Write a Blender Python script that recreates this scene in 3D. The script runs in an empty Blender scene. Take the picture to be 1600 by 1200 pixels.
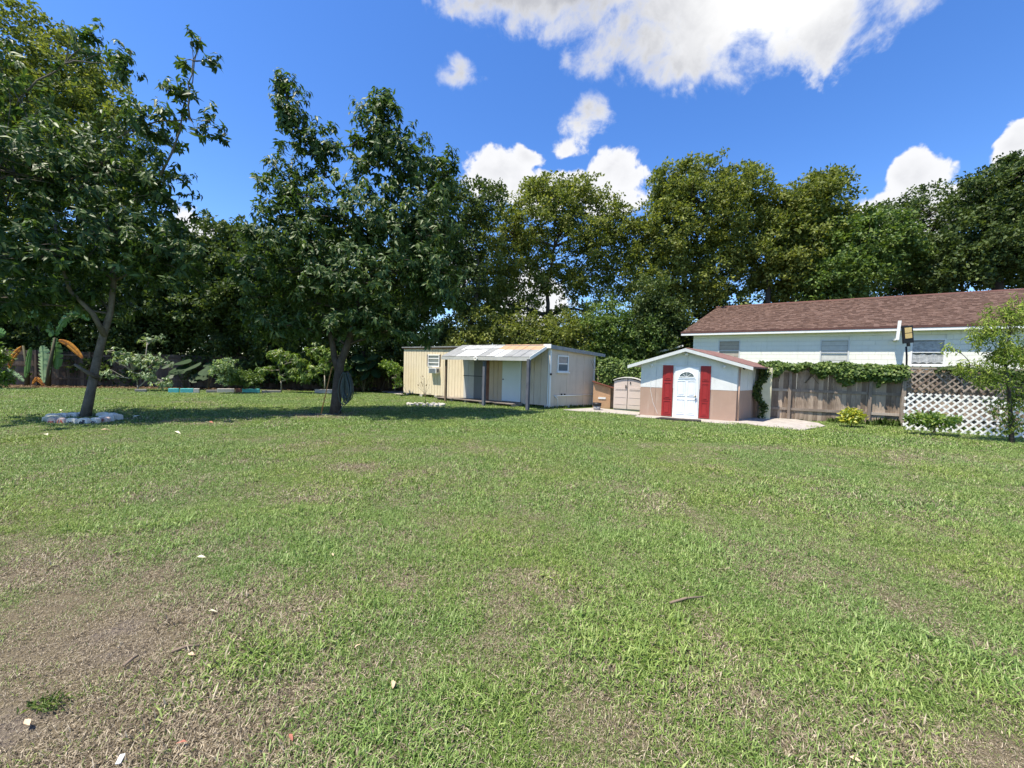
import bpy, math, random
import numpy as np
from mathutils import Vector, Matrix
random.seed(7)
rng = np.random.default_rng(7)
S = bpy.context.scene
COL = S.collection
R = math.radians

# ------------------------------------------------------------------ camera
EYE = Vector((0, 0, 1.7)); FPX = 620.0
CROT = Matrix.Rotation(R(90 - 2.4), 4, 'X') @ Matrix.Rotation(R(1.6), 4, 'Z')
cd = bpy.data.cameras.new('camera'); cam = bpy.data.objects.new('camera', cd); COL.objects.link(cam)
cd.sensor_width = 36; cd.lens = 36 * FPX / 1600; cd.clip_start = .05; cd.clip_end = 3000
cam.matrix_world = Matrix.Translation(EYE) @ CROT
S.camera = cam

def ray(px, py):
    return (CROT.to_3x3() @ Vector(((px - 800) / FPX, (600 - py) / FPX, -1)))
def P(px, py, z=0.0):
    d = ray(px, py); t = (z - EYE.z) / d.z
    return EYE + d * t
def D(px, py, Y):
    d = ray(px, py); return EYE + d * (Y / d.y)

# ------------------------------------------------------------------ node helpers
def nset(nt):
    def new(t, **kw):
        n = nt.nodes.new(t)
        for k, v in kw.items(): setattr(n, k, v)
        return n
    def put(sock, v):
        if isinstance(v, bpy.types.NodeSocket): nt.links.new(v, sock)
        else: sock.default_value = v
    def M(op, a, b=None, c=None, clamp=False):
        n = new('ShaderNodeMath', operation=op, use_clamp=clamp)
        put(n.inputs[0], a)
        if b is not None: put(n.inputs[1], b)
        if c is not None: put(n.inputs[2], c)
        return n.outputs[0]
    def mix(f, a, b, bt='MIX'):
        n = new('ShaderNodeMix', data_type='RGBA', blend_type=bt)
        put(n.inputs[0], f); put(n.inputs[6], a); put(n.inputs[7], b)
        return n.outputs[2]
    def ss(v, a, b, c=0.0, d=1.0):
        n = new('ShaderNodeMapRange', interpolation_type='SMOOTHSTEP')
        put(n.inputs[0], v)
        for i, q in zip((1, 2, 3, 4), (a, b, c, d)): put(n.inputs[i], q)
        return n.outputs[0]
    def noise(vec, scale, detail=4, rough=.55, dist=0.0):
        n = new('ShaderNodeTexNoise'); put(n.inputs['Vector'], vec)
        n.inputs['Scale'].default_value = scale; n.inputs['Detail'].default_value = detail
        n.inputs['Roughness'].default_value = rough; n.inputs['Distortion'].default_value = dist
        return n.outputs[0]
    return new, put, M, mix, ss, noise

# ------------------------------------------------------------------ world
SUN_EL = R(66); SUN_DIR = Vector((-.86 * math.cos(SUN_EL), -.51 * math.cos(SUN_EL), math.sin(SUN_EL)))
W = bpy.data.worlds.new("World"); S.world = W; W.use_nodes = True
nt = W.node_tree; nt.nodes.clear()
new, put, M, mix, ss, noise = nset(nt)
sky = new('ShaderNodeTexSky', sky_type='NISHITA'); sky.sun_disc = False
sky.sun_elevation = SUN_EL; sky.sun_rotation = math.atan2(SUN_DIR.x, SUN_DIR.y)
sky.air_density = 1.0; sky.dust_density = .25; sky.ozone_density = 4.0
tc = new('ShaderNodeTexCoord'); vec = tc.outputs['Generated']
sep = new('ShaderNodeSeparateXYZ'); put(sep.inputs[0], vec)
az = M('ARCTAN2', sep.outputs[0], sep.outputs[1]); el = M('ARCSINE', sep.outputs[2])
# clouds: (px, py, half width px, half height px, weight) of the photograph turned into azimuth / elevation
def azel(px, py):
    d = ray(px, py).normalized(); return math.atan2(d.x, d.y), math.asin(d.z)
CL = [(900, -50, 260, 118, 1.3), (1230, -60, 310, 185, 1.6), (1270, 60, 130, 75, 1.1), (1090, 45, 170, 80, 1.2), (1400, -20, 120, 120, 1.0), (1010, 40, 150, 80, 1.1), (1455, -10, 90, 60, .8), (760, -10, 130, 50, .9), (1100, -330, 600, 260, 1.2),
      (922, 190, 44, 50, .9), (900, 225, 26, 24, .7), (722, 108, 44, 30, .75), (785, 272, 75, 34, 1.2), (838, 250, 36, 22, 1.1), (870, 300, 125, 36, 1.2), (972, 268, 38, 34, 1.1), (960, 315, 60, 34, 1.0),
      (1450, 268, 46, 40, 1.2), (1455, 322, 100, 48, 1.2), (1605, 222, 45, 42, 1.2), (300, 355, 45, 38, 1.0), (830, 480, 60, 60, .9), (690, 400, 60, 60, .9), (1380, 370, 90, 60, 1.0), (60, 480, 200, 60, .9)]
wn = noise(vec, 5.0, 4, .55); wn2 = noise(vec, 5.7, 4, .55, .4)
azw = M('ADD', az, M('MULTIPLY', M('SUBTRACT', wn, .5), .16)); elw = M('ADD', el, M('MULTIPLY', M('SUBTRACT', wn2, .5), .12))
tot = None
for (px, py, hw, hh, w) in CL:
    a0, e0 = azel(px, py)
    a1, _ = azel(px + hw, py); _, e1 = azel(px, py - hh); a2, _ = azel(px - hw, py); _, e2 = azel(px, py + hh)
    sa = max(abs(a1 - a2) / 2, .01); se = max(abs(e1 - e2) / 2, .01)
    da = M('DIVIDE', M('SUBTRACT', azw, a0), sa); de = M('DIVIDE', M('SUBTRACT', elw, e0), se)
    q = M('ADD', M('MULTIPLY', da, da), M('MULTIPLY', de, de))
    v = M('MULTIPLY', M('SUBTRACT', 1.0, M('POWER', q, .7)), w)
    tot = v if tot is None else M('SMOOTH_MAX', tot, v, .25)
nb = noise(vec, 3.1, 2, .5)
other = M('SUBTRACT', M('MULTIPLY', M('MULTIPLY', ss(nb, .55, .72), ss(sep.outputs[1], .25, -.1)), 2.0), 1.2)
tot = M('MINIMUM', M('MAXIMUM', M('MAXIMUM', tot, other), -1.6), 1.2)
fb = noise(vec, 9.0, 12, .62, .3)
fb2 = noise(vec, 30.0, 6, .6, .4)
high = ss(el, R(26), R(32))
dens = M('ADD', tot, M('MULTIPLY', M('SUBTRACT', fb, .5), M('ADD', 2.0, M('MULTIPLY', high, 1.2))))
dens = M('ADD', dens, M('MULTIPLY', M('SUBTRACT', fb2, .5), .9))
high = ss(el, R(26), R(34))
cov = M('POWER', ss(dens, -.08, M('ADD', .24, M('MULTIPLY', high, .7))), 1.2)
thick = ss(dens, .15, 1.3)
gn = noise(vec, 6.0, 8, .6, .3)
upv = new('ShaderNodeVectorMath', operation='ADD'); put(upv.inputs[0], vec); upv.inputs[1].default_value = (-.012, 0, .035)
fu = noise(upv.outputs[0], 9.0, 12, .62, .3)
emb = ss(M('SUBTRACT', fu, fb), -.09, .10)  # offset noise paints lit tops and grey undersides into the cloud colour
gs = M('ADD', M('MULTIPLY', ss(gn, .34, .62), .55), M('MULTIPLY', emb, .45))
gh = M('MULTIPLY', thick, M('ADD', M('MULTIPLY', gs, .55), .62)); gl = M('MULTIPLY', thick, M('MULTIPLY', gs, .42))
grey = M('ADD', M('MULTIPLY', gh, high), M('MULTIPLY', gl, M('SUBTRACT', 1.0, high)))
ga, ge = azel(1230, -30)
gq = M('ADD', M('POWER', M('ABSOLUTE', M('DIVIDE', M('SUBTRACT', az, ga), .17)), 2), M('POWER', M('ABSOLUTE', M('DIVIDE', M('SUBTRACT', el, ge), .085)), 2))
glow = M('EXPONENT', M('MULTIPLY', gq, -1.0))
CW = 2.8
base = mix(grey, (CW, CW, CW * 1.01, 1), (CW * .50, CW * .51, CW * .55, 1))
cl = mix(M('MULTIPLY', glow, .95, clamp=True), base, (CW * 1.35, CW * 1.34, CW * 1.3, 1))
hs = new('ShaderNodeHueSaturation'); put(hs.inputs['Color'], sky.outputs[0]); hs.inputs['Saturation'].default_value = 1.24; hs.inputs['Value'].default_value = .70; hs.inputs['Hue'].default_value = .510
skc = mix(M('MULTIPLY', cov, .97), hs.outputs[0], cl)
bg = new('ShaderNodeBackground'); put(bg.inputs[0], skc); bg.inputs[1].default_value = .15
out = new('ShaderNodeOutputWorld'); nt.links.new(bg.outputs[0], out.inputs[0])
# ------------------------------------------------------------------ sun
sl = bpy.data.lights.new('sun', 'SUN'); sl.energy = 3.8; sl.angle = R(.6); sl.color = (1, .925, .79)
so = bpy.data.objects.new('sun', sl); COL.objects.link(so); so.rotation_euler = SUN_DIR.to_track_quat('Z', 'Y').to_euler(); so.location = (0, 0, 40)
S.view_settings.view_transform = 'Standard'; S.view_settings.look = 'None'; S.view_settings.gamma = 1; S.view_settings.exposure = 1.26
S.view_settings.use_curve_mapping = False
S.render.engine = 'CYCLES'; S.cycles.max_bounces = 6; S.cycles.transparent_max_bounces = 8; S.cycles.use_denoising = True

# ------------------------------------------------------------------ materials
MATS = {}
def mat(name, col, rough=.7, var=.25, scale=6.0, bump=.15, fine=60.0, spec=.3, metal=0.0, trans=0.0, attr=None, cols=None, stain=None, stainamt=0.0):
    if name in MATS: return MATS[name]
    m = bpy.data.materials.new(name); m.use_nodes = True; MATS[name] = m
    nt = m.node_tree; new, put, Mm, mix, ss, noise = nset(nt)
    b = nt.nodes['Principled BSDF']; o = nt.nodes['Material Output']
    tc = new('ShaderNodeTexCoord'); v = tc.outputs['Object']
    c = (*col, 1)
    n1 = noise(v, scale, 5, .6); n2 = noise(v, fine, 3, .6)
    if attr:
        a = new('ShaderNodeAttribute', attribute_name=attr); f = a.outputs['Fac']
        ramp = new('ShaderNodeValToRGB'); put(ramp.inputs[0], f)
        e = ramp.color_ramp.elements
        e[0].position = 0; e[0].color = (*cols[0], 1); e[1].position = 1; e[1].color = (*cols[-1], 1)
        for i in range(1, len(cols) - 1):
            k = e.new(i / (len(cols) - 1)); k.color = (*cols[i], 1)
        cc = ramp.outputs[0]
    else:
        cc = c
    k = Mm('ADD', Mm('MULTIPLY', Mm('SUBTRACT', n1, .5), var * 2.4), Mm('MULTIPLY', Mm('SUBTRACT', n2, .5), var * 1.2))
    k = Mm('ADD', k, 1.0)
    kk = new('ShaderNodeCombineColor'); [put(kk.inputs[i], k) for i in range(3)]
    fin = mix(1.0, cc, kk.outputs[0], 'MULTIPLY')
    if stain:
        mp = new('ShaderNodeMapping'); put(mp.inputs[0], v); mp.inputs['Scale'].default_value = (3.0, 3.0, .45)
        sn = noise(mp.outputs[0], 1.8, 6, .65)
        fin = mix(Mm('MULTIPLY', ss(sn, .5, .75), stainamt), fin, (*stain, 1))
    put(b.inputs['Base Color'], fin); b.inputs['Roughness'].default_value = rough
    b.inputs['Specular IOR Level'].default_value = spec; b.inputs['Metallic'].default_value = metal
    if bump:
        bp = new('ShaderNodeBump'); bp.inputs['Strength'].default_value = bump; bp.inputs['Distance'].default_value = .01
        put(bp.inputs['Height'], Mm('ADD', n2, n1)); put(b.inputs['Normal'], bp.outputs[0])
    if trans:
        t = new('ShaderNodeBsdfTranslucent'); tcx = mix(1.0, fin, (1.5, 1.55, .75, 1), 'MULTIPLY'); put(t.inputs[0], tcx)
        ms = new('ShaderNodeMixShader'); ms.inputs[0].default_value = trans
        nt.links.new(b.outputs[0], ms.inputs[1]); nt.links.new(t.outputs[0], ms.inputs[2]); nt.links.new(ms.outputs[0], o.inputs[0])
    return m

def wood(name, a, b_, rough=.8):
    """weathered board: grain runs along the board (local z)"""
    if name in MATS: return MATS[name]
    m = bpy.data.materials.new(name); m.use_nodes = True; MATS[name] = m
    nt = m.node_tree; new, put, Mm, mix, ss, noise = nset(nt)
    b = nt.nodes['Principled BSDF']
    tc = new('ShaderNodeTexCoord'); mp = new('ShaderNodeMapping'); put(mp.inputs[0], tc.outputs['Object']); mp.inputs['Scale'].default_value = (28, 28, 1.6)
    oi = new('ShaderNodeObjectInfo')
    n = noise(mp.outputs[0], 1.6, 6, .65); n2 = noise(tc.outputs['Object'], 2.2, 5, .6)
    f = Mm('ADD', Mm('MULTIPLY', n, .6), Mm('MULTIPLY', n2, .5))
    f = Mm('ADD', f, Mm('MULTIPLY', Mm('SUBTRACT', oi.outputs['Random'], .5), .35))
    put(b.inputs['Base Color'], mix(ss(f, .3, .8), (*a, 1), (*b_, 1))); b.inputs['Roughness'].default_value = rough
    b.inputs['Specular IOR Level'].default_value = .15
    bp = new('ShaderNodeBump'); bp.inputs['Strength'].default_value = .4; bp.inputs['Distance'].default_value = .006; put(bp.inputs['Height'], n); put(b.inputs['Normal'], bp.outputs[0])
    return m

# ------------------------------------------------------------------ mesh builder
class MB:
    def __init__(s): s.v = []; s.f = []; s.a = []
    def add(s, vs, fs, a=0.0):
        o = len(s.v); s.v += [tuple(p) for p in vs]; s.f += [tuple(i + o for i in f) for f in fs]; s.a += [a] * len(vs); return s
    def box(s, x0, x1, y0, y1, z0, z1, m=None, a=0.0):
        vs = [Vector((x, y, z)) for z in (z0, z1) for y in (y0, y1) for x in (x0, x1)]
        if m is not None: vs = [m @ p for p in vs]
        return s.add(vs, [(0, 2, 3, 1), (4, 5, 7, 6), (0, 1, 5, 4), (2, 6, 7, 3), (0, 4, 6, 2), (1, 3, 7, 5)], a)
    def hexa(s, b4, t4, a=0.0):
        return s.add(list(b4) + list(t4), [(3, 2, 1, 0), (4, 5, 6, 7), (0, 1, 5, 4), (1, 2, 6, 5), (2, 3, 7, 6), (3, 0, 4, 7)], a)
    def tube(s, pts, rads, n=7, cap=True, a=0.0):
        pts = [Vector(p) for p in pts]
        if not hasattr(rads, '__len__'): rads = [rads] * len(pts)
        vs = []; fs = []; ref = Vector((.31, .87, .2)).normalized()
        for i, p in enumerate(pts):
            t = (pts[min(i + 1, len(pts) - 1)] - pts[max(i - 1, 0)]).normalized()
            u = t.cross(ref); u = u.normalized() if u.length > 1e-3 else t.orthogonal().normalized(); w = t.cross(u)
            ref = -u.cross(t) if False else ref
            for k in range(n):
                g = 2 * math.pi * k / n; vs.append(p + (u * math.cos(g) + w * math.sin(g)) * rads[i])
        for i in range(len(pts) - 1):
            for k in range(n):
                k2 = (k + 1) % n; fs.append((i * n + k, i * n + k2, (i + 1) * n + k2, (i + 1) * n + k))
        if cap: fs += [tuple(range(n - 1, -1, -1)), tuple((len(pts) - 1) * n + k for k in range(n))]
        return s.add(vs, fs, a)
    def blob(s, c, rx, ry, rz, n=8, seed=0, amp=.12, a=0.0):
        rd = random.Random(seed); vs = [(c[0], c[1], c[2] + rz)]; fs = []; m = n // 2
        for i in range(1, m):
            th = math.pi * i / m
            for k in range(n):
                ph = 2 * math.pi * k / n; q = 1 + rd.uniform(-amp, amp)
                vs.append((c[0] + rx * q * math.sin(th) * math.cos(ph), c[1] + ry * q * math.sin(th) * math.sin(ph), c[2] + rz * q * math.cos(th)))
        vs.append((c[0], c[1], c[2] - rz)); L = len(vs) - 1
        for k in range(n): fs.append((0, 1 + k, 1 + (k + 1) % n)); fs.append((L, 1 + (m - 2) * n + (k + 1) % n, 1 + (m - 2) * n + k))
        for i in range(m - 2):
            for k in range(n): k2 = (k + 1) % n; fs.append((1 + i * n + k, 1 + (i + 1) * n + k, 1 + (i + 1) * n + k2, 1 + i * n + k2))
        return s.add(vs, fs, a)
    def mesh(s, name, m, smooth=False, attr=None):
        me = bpy.data.meshes.new(name); me.from_pydata(s.v, [], s.f); me.update()
        if m: me.materials.append(m)
        if attr: me.attributes.new(attr, 'FLOAT', 'POINT').data.foreach_set('value', s.a)
        if smooth: me.polygons.foreach_set('use_smooth', [True] * len(me.polygons))
        return me
    def build(s, name, m, parent=None, smooth=False, attr=None, bevel=0, **tags):
        me = s.mesh(name, m, smooth, attr); return link(name, me, parent, bevel, **tags)

def link(name, me, parent=None, bevel=0, **tags):
    o = bpy.data.objects.new(name, me); COL.objects.link(o)
    if parent is not None: o.parent = parent
    if bevel:
        b = o.modifiers.new('bevel', 'BEVEL'); b.width = bevel; b.segments = 2
    for k, v in tags.items(): o[k] = v
    return o
def thing(name, label, cat, loc=(0, 0, 0), rz=0, group=None):
    o = bpy.data.objects.new(name, None); COL.objects.link(o); o.location = loc; o.rotation_euler = (0, 0, rz)
    o.empty_display_size = .2
    o['label'] = label; o['category'] = cat
    if group: o['group'] = group
    return o

class Fr:
    """wall frame: origin at A, local x towards B, local y away from the camera, z up"""
    def __init__(s, A, B):
        s.A = Vector((A[0], A[1], 0)); d = Vector((B[0] - A[0], B[1] - A[1], 0)); s.L = d.length; s.u = d.normalized(); s.n = Vector((-s.u.y, s.u.x, 0)); s.rz = math.atan2(s.u.y, s.u.x)
    def sz(s, px, py, off=0):
        d = ray(px, py); o = s.A + s.n * off; t = (o - EYE).dot(s.n) / d.dot(s.n); p = EYE + d * t
        return (p - s.A).dot(s.u), p.z
    def loc(s, p):
        q = Vector((p[0], p[1], 0)) - s.A; return Vector((q.dot(s.u), q.dot(s.n), p[2] if len(p) > 2 else 0))

# ------------------------------------------------------------------ noise for lawn
_t = rng.random((256, 256))
def vnoise(x, y):
    xi = np.floor(x).astype(int); yi = np.floor(y).astype(int); fx = x - xi; fy = y - yi
    fx = fx * fx * (3 - 2 * fx); fy = fy * fy * (3 - 2 * fy)
    g = lambda i, j: _t[i % 256, j % 256]
    return (g(xi, yi) * (1 - fx) + g(xi + 1, yi) * fx) * (1 - fy) + (g(xi, yi + 1) * (1 - fx) + g(xi + 1, yi + 1) * fx) * fy
def fbm(x, y, o=4):
    r = 0; a = .5; t = 0
    for i in range(o): r = r + a * vnoise(x * 2 ** i + 17 * i, y * 2 ** i + 31 * i); t += a; a *= .55
    return r / t
# dry patches: (px, py, radius x m, radius y m, weight)
PATCH = [(50, 1060, .95, .75, .85), (0, 930, .7, .7, .65), (230, 960, .5, .35, .5), (100, 1190, 1.0, .3, .55), (430, 1130, .7, .35, .25), (820, 930, .9, .35, .30), (1160, 900, 1.0, .45, .38), (1010, 1150, .8, .3, .12), (820, 1120, .7, .3, -.35), (1320, 1090, .5, .25, .35),
         (540, 733, .45, .35, .9), (290, 629, 1.1, .5, .9), (300, 660, 3.2, .6, .45), (460, 650, 2.2, .5, .6), (570, 700, 2.5, .8, .25), (1420, 715, 3, .8, .32), (1190, 700, 2.5, .5, .3), (100, 860, 1.3, .5, .2), (340, 780, 2.0, .5, .3), (522, 648, 1.1, .6, .7), (130, 650, 1.2, .6, .4), (1500, 1190, .35, .2, .6)]
PP = [(P(a, b), c, d, w) for (a, b, c, d, w) in PATCH]
def dryness(x, y):
    n = fbm(x * .55 + 3, y * .55 + 8, 4); n2 = fbm(x * 2.3 + 50, y * 2.3 + 9, 3)
    v = .07 + (n - .5) * .42 + (n2 - .5) * .85 + (fbm(x * 7 + 11, y * 7 + 5, 2) - .5) * .28
    v = v - np.clip((y - 3) / 8, 0, 1) * .10 + np.clip((6 - y) / 4, 0, 1) * (.06 + (fbm(x * 4 + 31, y * 4 + 77, 3) - .5) * .5)
    for (p, rx, ry, w) in PP:
        v = v + .60 * w * np.exp(-(((x - p.x) / rx) ** 2 + ((y - p.y) / ry) ** 2))
    return np.clip(v, 0, 1)
GB0, GB1 = P(0, 606), P(640, 612)
def is_lawn(x, y):
    ok = y < GB0.y + (x - GB0.x) * (GB1.y - GB0.y) / (GB1.x - GB0.x) + .25 * np.sin(x * 2.1) * .5
    return ok

# ------------------------------------------------------------------ ground
def axis(lo, hi, step, far):
    a = list(np.arange(lo, hi + 1e-6, step)); g = step
    l = [a[0]]; h = [a[-1]]
    while h[-1] < far: g *= 1.6; h.append(h[-1] + g); l.append(l[-1] - g)
    return np.array(l[:0:-1] + a + h[1:])
ax = axis(-28, 22, .2, 700); ay = axis(0, 24, .2, 700)
X, Y = np.meshgrid(ax, ay, indexing='ij'); nx, ny = X.shape
Zg = np.zeros_like(X)
me = bpy.data.meshes.new('ground')
vs = np.stack([X, Y, Zg], -1).reshape(-1, 3)
i, j = np.meshgrid(np.arange(nx - 1), np.arange(ny - 1), indexing='ij'); q = (i * ny + j).ravel()
fs = np.stack([q, q + ny, q + ny + 1, q + 1], -1)
me.vertices.add(len(vs)); me.vertices.foreach_set('co', vs.ravel()); me.loops.add(fs.size); me.loops.foreach_set('vertex_index', fs.ravel())
me.polygons.add(len(fs)); me.polygons.foreach_set('loop_start', np.arange(0, fs.size, 4)); me.update()
me.attributes.new('dry', 'FLOAT', 'POINT').data.foreach_set('value', dryness(X, Y).ravel())
m = bpy.data.materials.new('lawn_soil'); m.use_nodes = True
nt = m.node_tree; new, put, M, mix, ss, noise = nset(nt); b = nt.nodes['Principled BSDF']
gm = new('ShaderNodeNewGeometry'); v = gm.outputs['Position']; at = new('ShaderNodeAttribute', attribute_name='dry')
n1 = noise(v, 1.7, 6, .6); n2 = noise(v, 22, 5, .65); n3 = noise(v, 120, 3, .6)
f = M('ADD', at.outputs['Fac'], M('MULTIPLY', M('SUBTRACT', n2, .5), .6))
green = mix(n3, (.04, .075, .018, 1), (.15, .21, .05, 1))
straw = mix(n3, (.06, .05, .032, 1), (.30, .25, .16, 1))
dirt = mix(n3, (.075, .06, .05, 1), (.27, .225, .185, 1))
c = mix(ss(f, .18, .48), green, straw); c = mix(ss(f, .72, 1.0), c, dirt)
put(b.inputs['Base Color'], c); b.inputs['Roughness'].default_value = .95; b.inputs['Specular IOR Level'].default_value = .1
bp = new('ShaderNodeBump'); bp.inputs['Strength'].default_value = .8; bp.inputs['Distance'].default_value = .03; put(bp.inputs['Height'], M('ADD', n3, n2)); put(b.inputs['Normal'], bp.outputs[0])
me.materials.append(m)
link('ground', me, kind='structure')

# ------------------------------------------------------------------ foliage
def foliage(name, pos, dr, nrm, size, wid, mt, parent=None, tmpl='A', rnd=None, droop=.15, smooth=False):
    """many small leaves joined in one mesh"""
    N = len(pos); dr = dr / np.linalg.norm(dr, axis=1, keepdims=True)
    x = np.cross(dr, nrm); l = np.linalg.norm(x, axis=1, keepdims=True); l[l < 1e-4] = 1; x = x / l; z = np.cross(x, dr)
    if tmpl == 'A':
        T = np.array([(0, 0, 0), (-.5, .5, .12), (0, 1, -droop), (.5, .5, .12)]); F = np.array([(0, 2, 1), (0, 3, 2)])
    elif tmpl == 'B':
        T = np.array([(0, 0, 0), (-.5, .42, .10), (0, .5, 0), (.5, .42, .10), (-.3, .78, .02 - droop * .5), (.3, .78, .02 - droop * .5), (0, 1.05, -droop)])
        F = np.array([(0, 2, 1), (0, 3, 2), (1, 2, 4), (2, 3, 5), (2, 6, 4), (2, 5, 6)])
    else:
        T = np.array([(-.25, 0, 0), (.25, 0, 0), (-.5, .5, .0), (.5, .5, 0), (0, 1, -droop)]); F = np.array([(0, 1, 2), (1, 3, 2), (2, 3, 4)])
    size = np.broadcast_to(size, (N,)); wid = np.broadcast_to(wid, (N,))
    V = pos[:, None] + x[:, None] * (T[None, :, 0:1] * wid[:, None, None]) + dr[:, None] * (T[None, :, 1:2] * size[:, None, None]) + z[:, None] * (T[None, :, 2:3] * size[:, None, None])
    k = len(T); FF = (F[None] + (np.arange(N) * k)[:, None, None]).reshape(-1, 3)
    me = bpy.data.meshes.new(name); me.vertices.add(N * k); me.vertices.foreach_set('co', V.astype(np.float32).ravel())
    me.loops.add(FF.size); me.loops.foreach_set('vertex_index', FF.astype(np.int32).ravel()); me.polygons.add(len(FF)); me.polygons.foreach_set('loop_start', np.arange(0, FF.size, 3, dtype=np.int32)); me.update()
    if rnd is None: rnd = rng.random(N)
    me.attributes.new('rnd', 'FLOAT', 'POINT').data.foreach_set('value', np.repeat(rnd, k).astype(np.float32))
    me.materials.append(mt)
    if parent == 'mesh': return me
    return link(name, me, parent, kind='stuff')

def leafmat(name, cols, trans=.28, rough=.45, spec=.45, scale=.5, var=.3):
    return mat(name, cols[0], rough, var, scale, 0, 3.0, spec, trans=trans, attr='rnd', cols=cols)
L_AVO = leafmat('avocado_leaf', [(.030, .058, .016), (.052, .094, .024), (.080, .134, .034), (.145, .190, .055)], .3, .48, .28)
L_OAK = leafmat('oak_leaf', [(.075, .100, .024), (.130, .162, .036), (.195, .222, .052), (.28, .29, .08)], .32, .55, .25)
L_DARK = leafmat('dark_leaf', [(.034, .056, .018), (.058, .090, .026), (.090, .130, .036), (.140, .175, .055)], .25, .55, .25)
L_MID = leafmat('mid_leaf', [(.050, .088, .022), (.085, .140, .032), (.130, .195, .046), (.20, .255, .07)], .3, .5, .3)
L_LIGHT = leafmat('light_leaf', [(.065, .12, .025), (.12, .20, .04), (.20, .29, .06), (.34, .38, .10)], .35, .4)
L_PEACH = leafmat('peach_leaf', [(.11, .17, .03), (.19, .27, .05), (.29, .37, .08), (.42, .46, .13)], .42, .5, .25)
L_YEL = leafmat('yellow_leaf', [(.12, .19, .03), (.25, .30, .04), (.48, .46, .05), (.62, .55, .08)], .3, .4)
L_PALE = leafmat('pale_leaf', [(.09, .15, .07), (.16, .23, .11), (.28, .36, .18), (.42, .50, .28)], .3, .4)
L_BROWN = leafmat('brown_leaf', [(.10, .06, .03), (.16, .10, .05), (.24, .17, .09)], .1, .8)
BARK = mat('bark_grey', (.14, .12, .10), .9, .6, 7, 1.0, 26, .1, stain=(.30, .28, .25), stainamt=.5)
BARKD = mat('bark_dark', (.075, .062, .052), .9, .6, 7, 1.0, 26, .1, stain=(.16, .14, .12), stainamt=.4)
BARKL = mat('bark_pale', (.34, .31, .25), .85, .35, 9, .5, 45, .1)

def unit(n):
    v = rng.normal(size=(n, 3)); return v / np.linalg.norm(v, axis=1, keepdims=True)
def lob(px, py, Y, rx, rz, ry=None, w=1.0):
    c = D(px, py, Y); k = Y / FPX; rx *= k; rz *= k
    return (c.x, c.y, c.z, rx, ry if ry else (rx + rz) * .5, rz, w)
def curve(a, b, sag=0.0, n=6, wob=.0, rd=random):
    a = Vector(a); b = Vector(b); d = (b - a).length; out = []
    o1 = Vector((rd.uniform(-1, 1), rd.uniform(-1, 1), rd.uniform(-1, 1))) * wob * d
    for i in range(n + 1):
        t = i / n; p = a.lerp(b, t) + Vector((0, 0, sag * d * 4 * t * (1 - t))) + o1 * math.sin(math.pi * t)
        if 0 < i < n: p += Vector((rd.uniform(-1, 1), rd.uniform(-1, 1), rd.uniform(-1, 1))) * wob * d * .18
        out.append(p)
    return out

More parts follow.
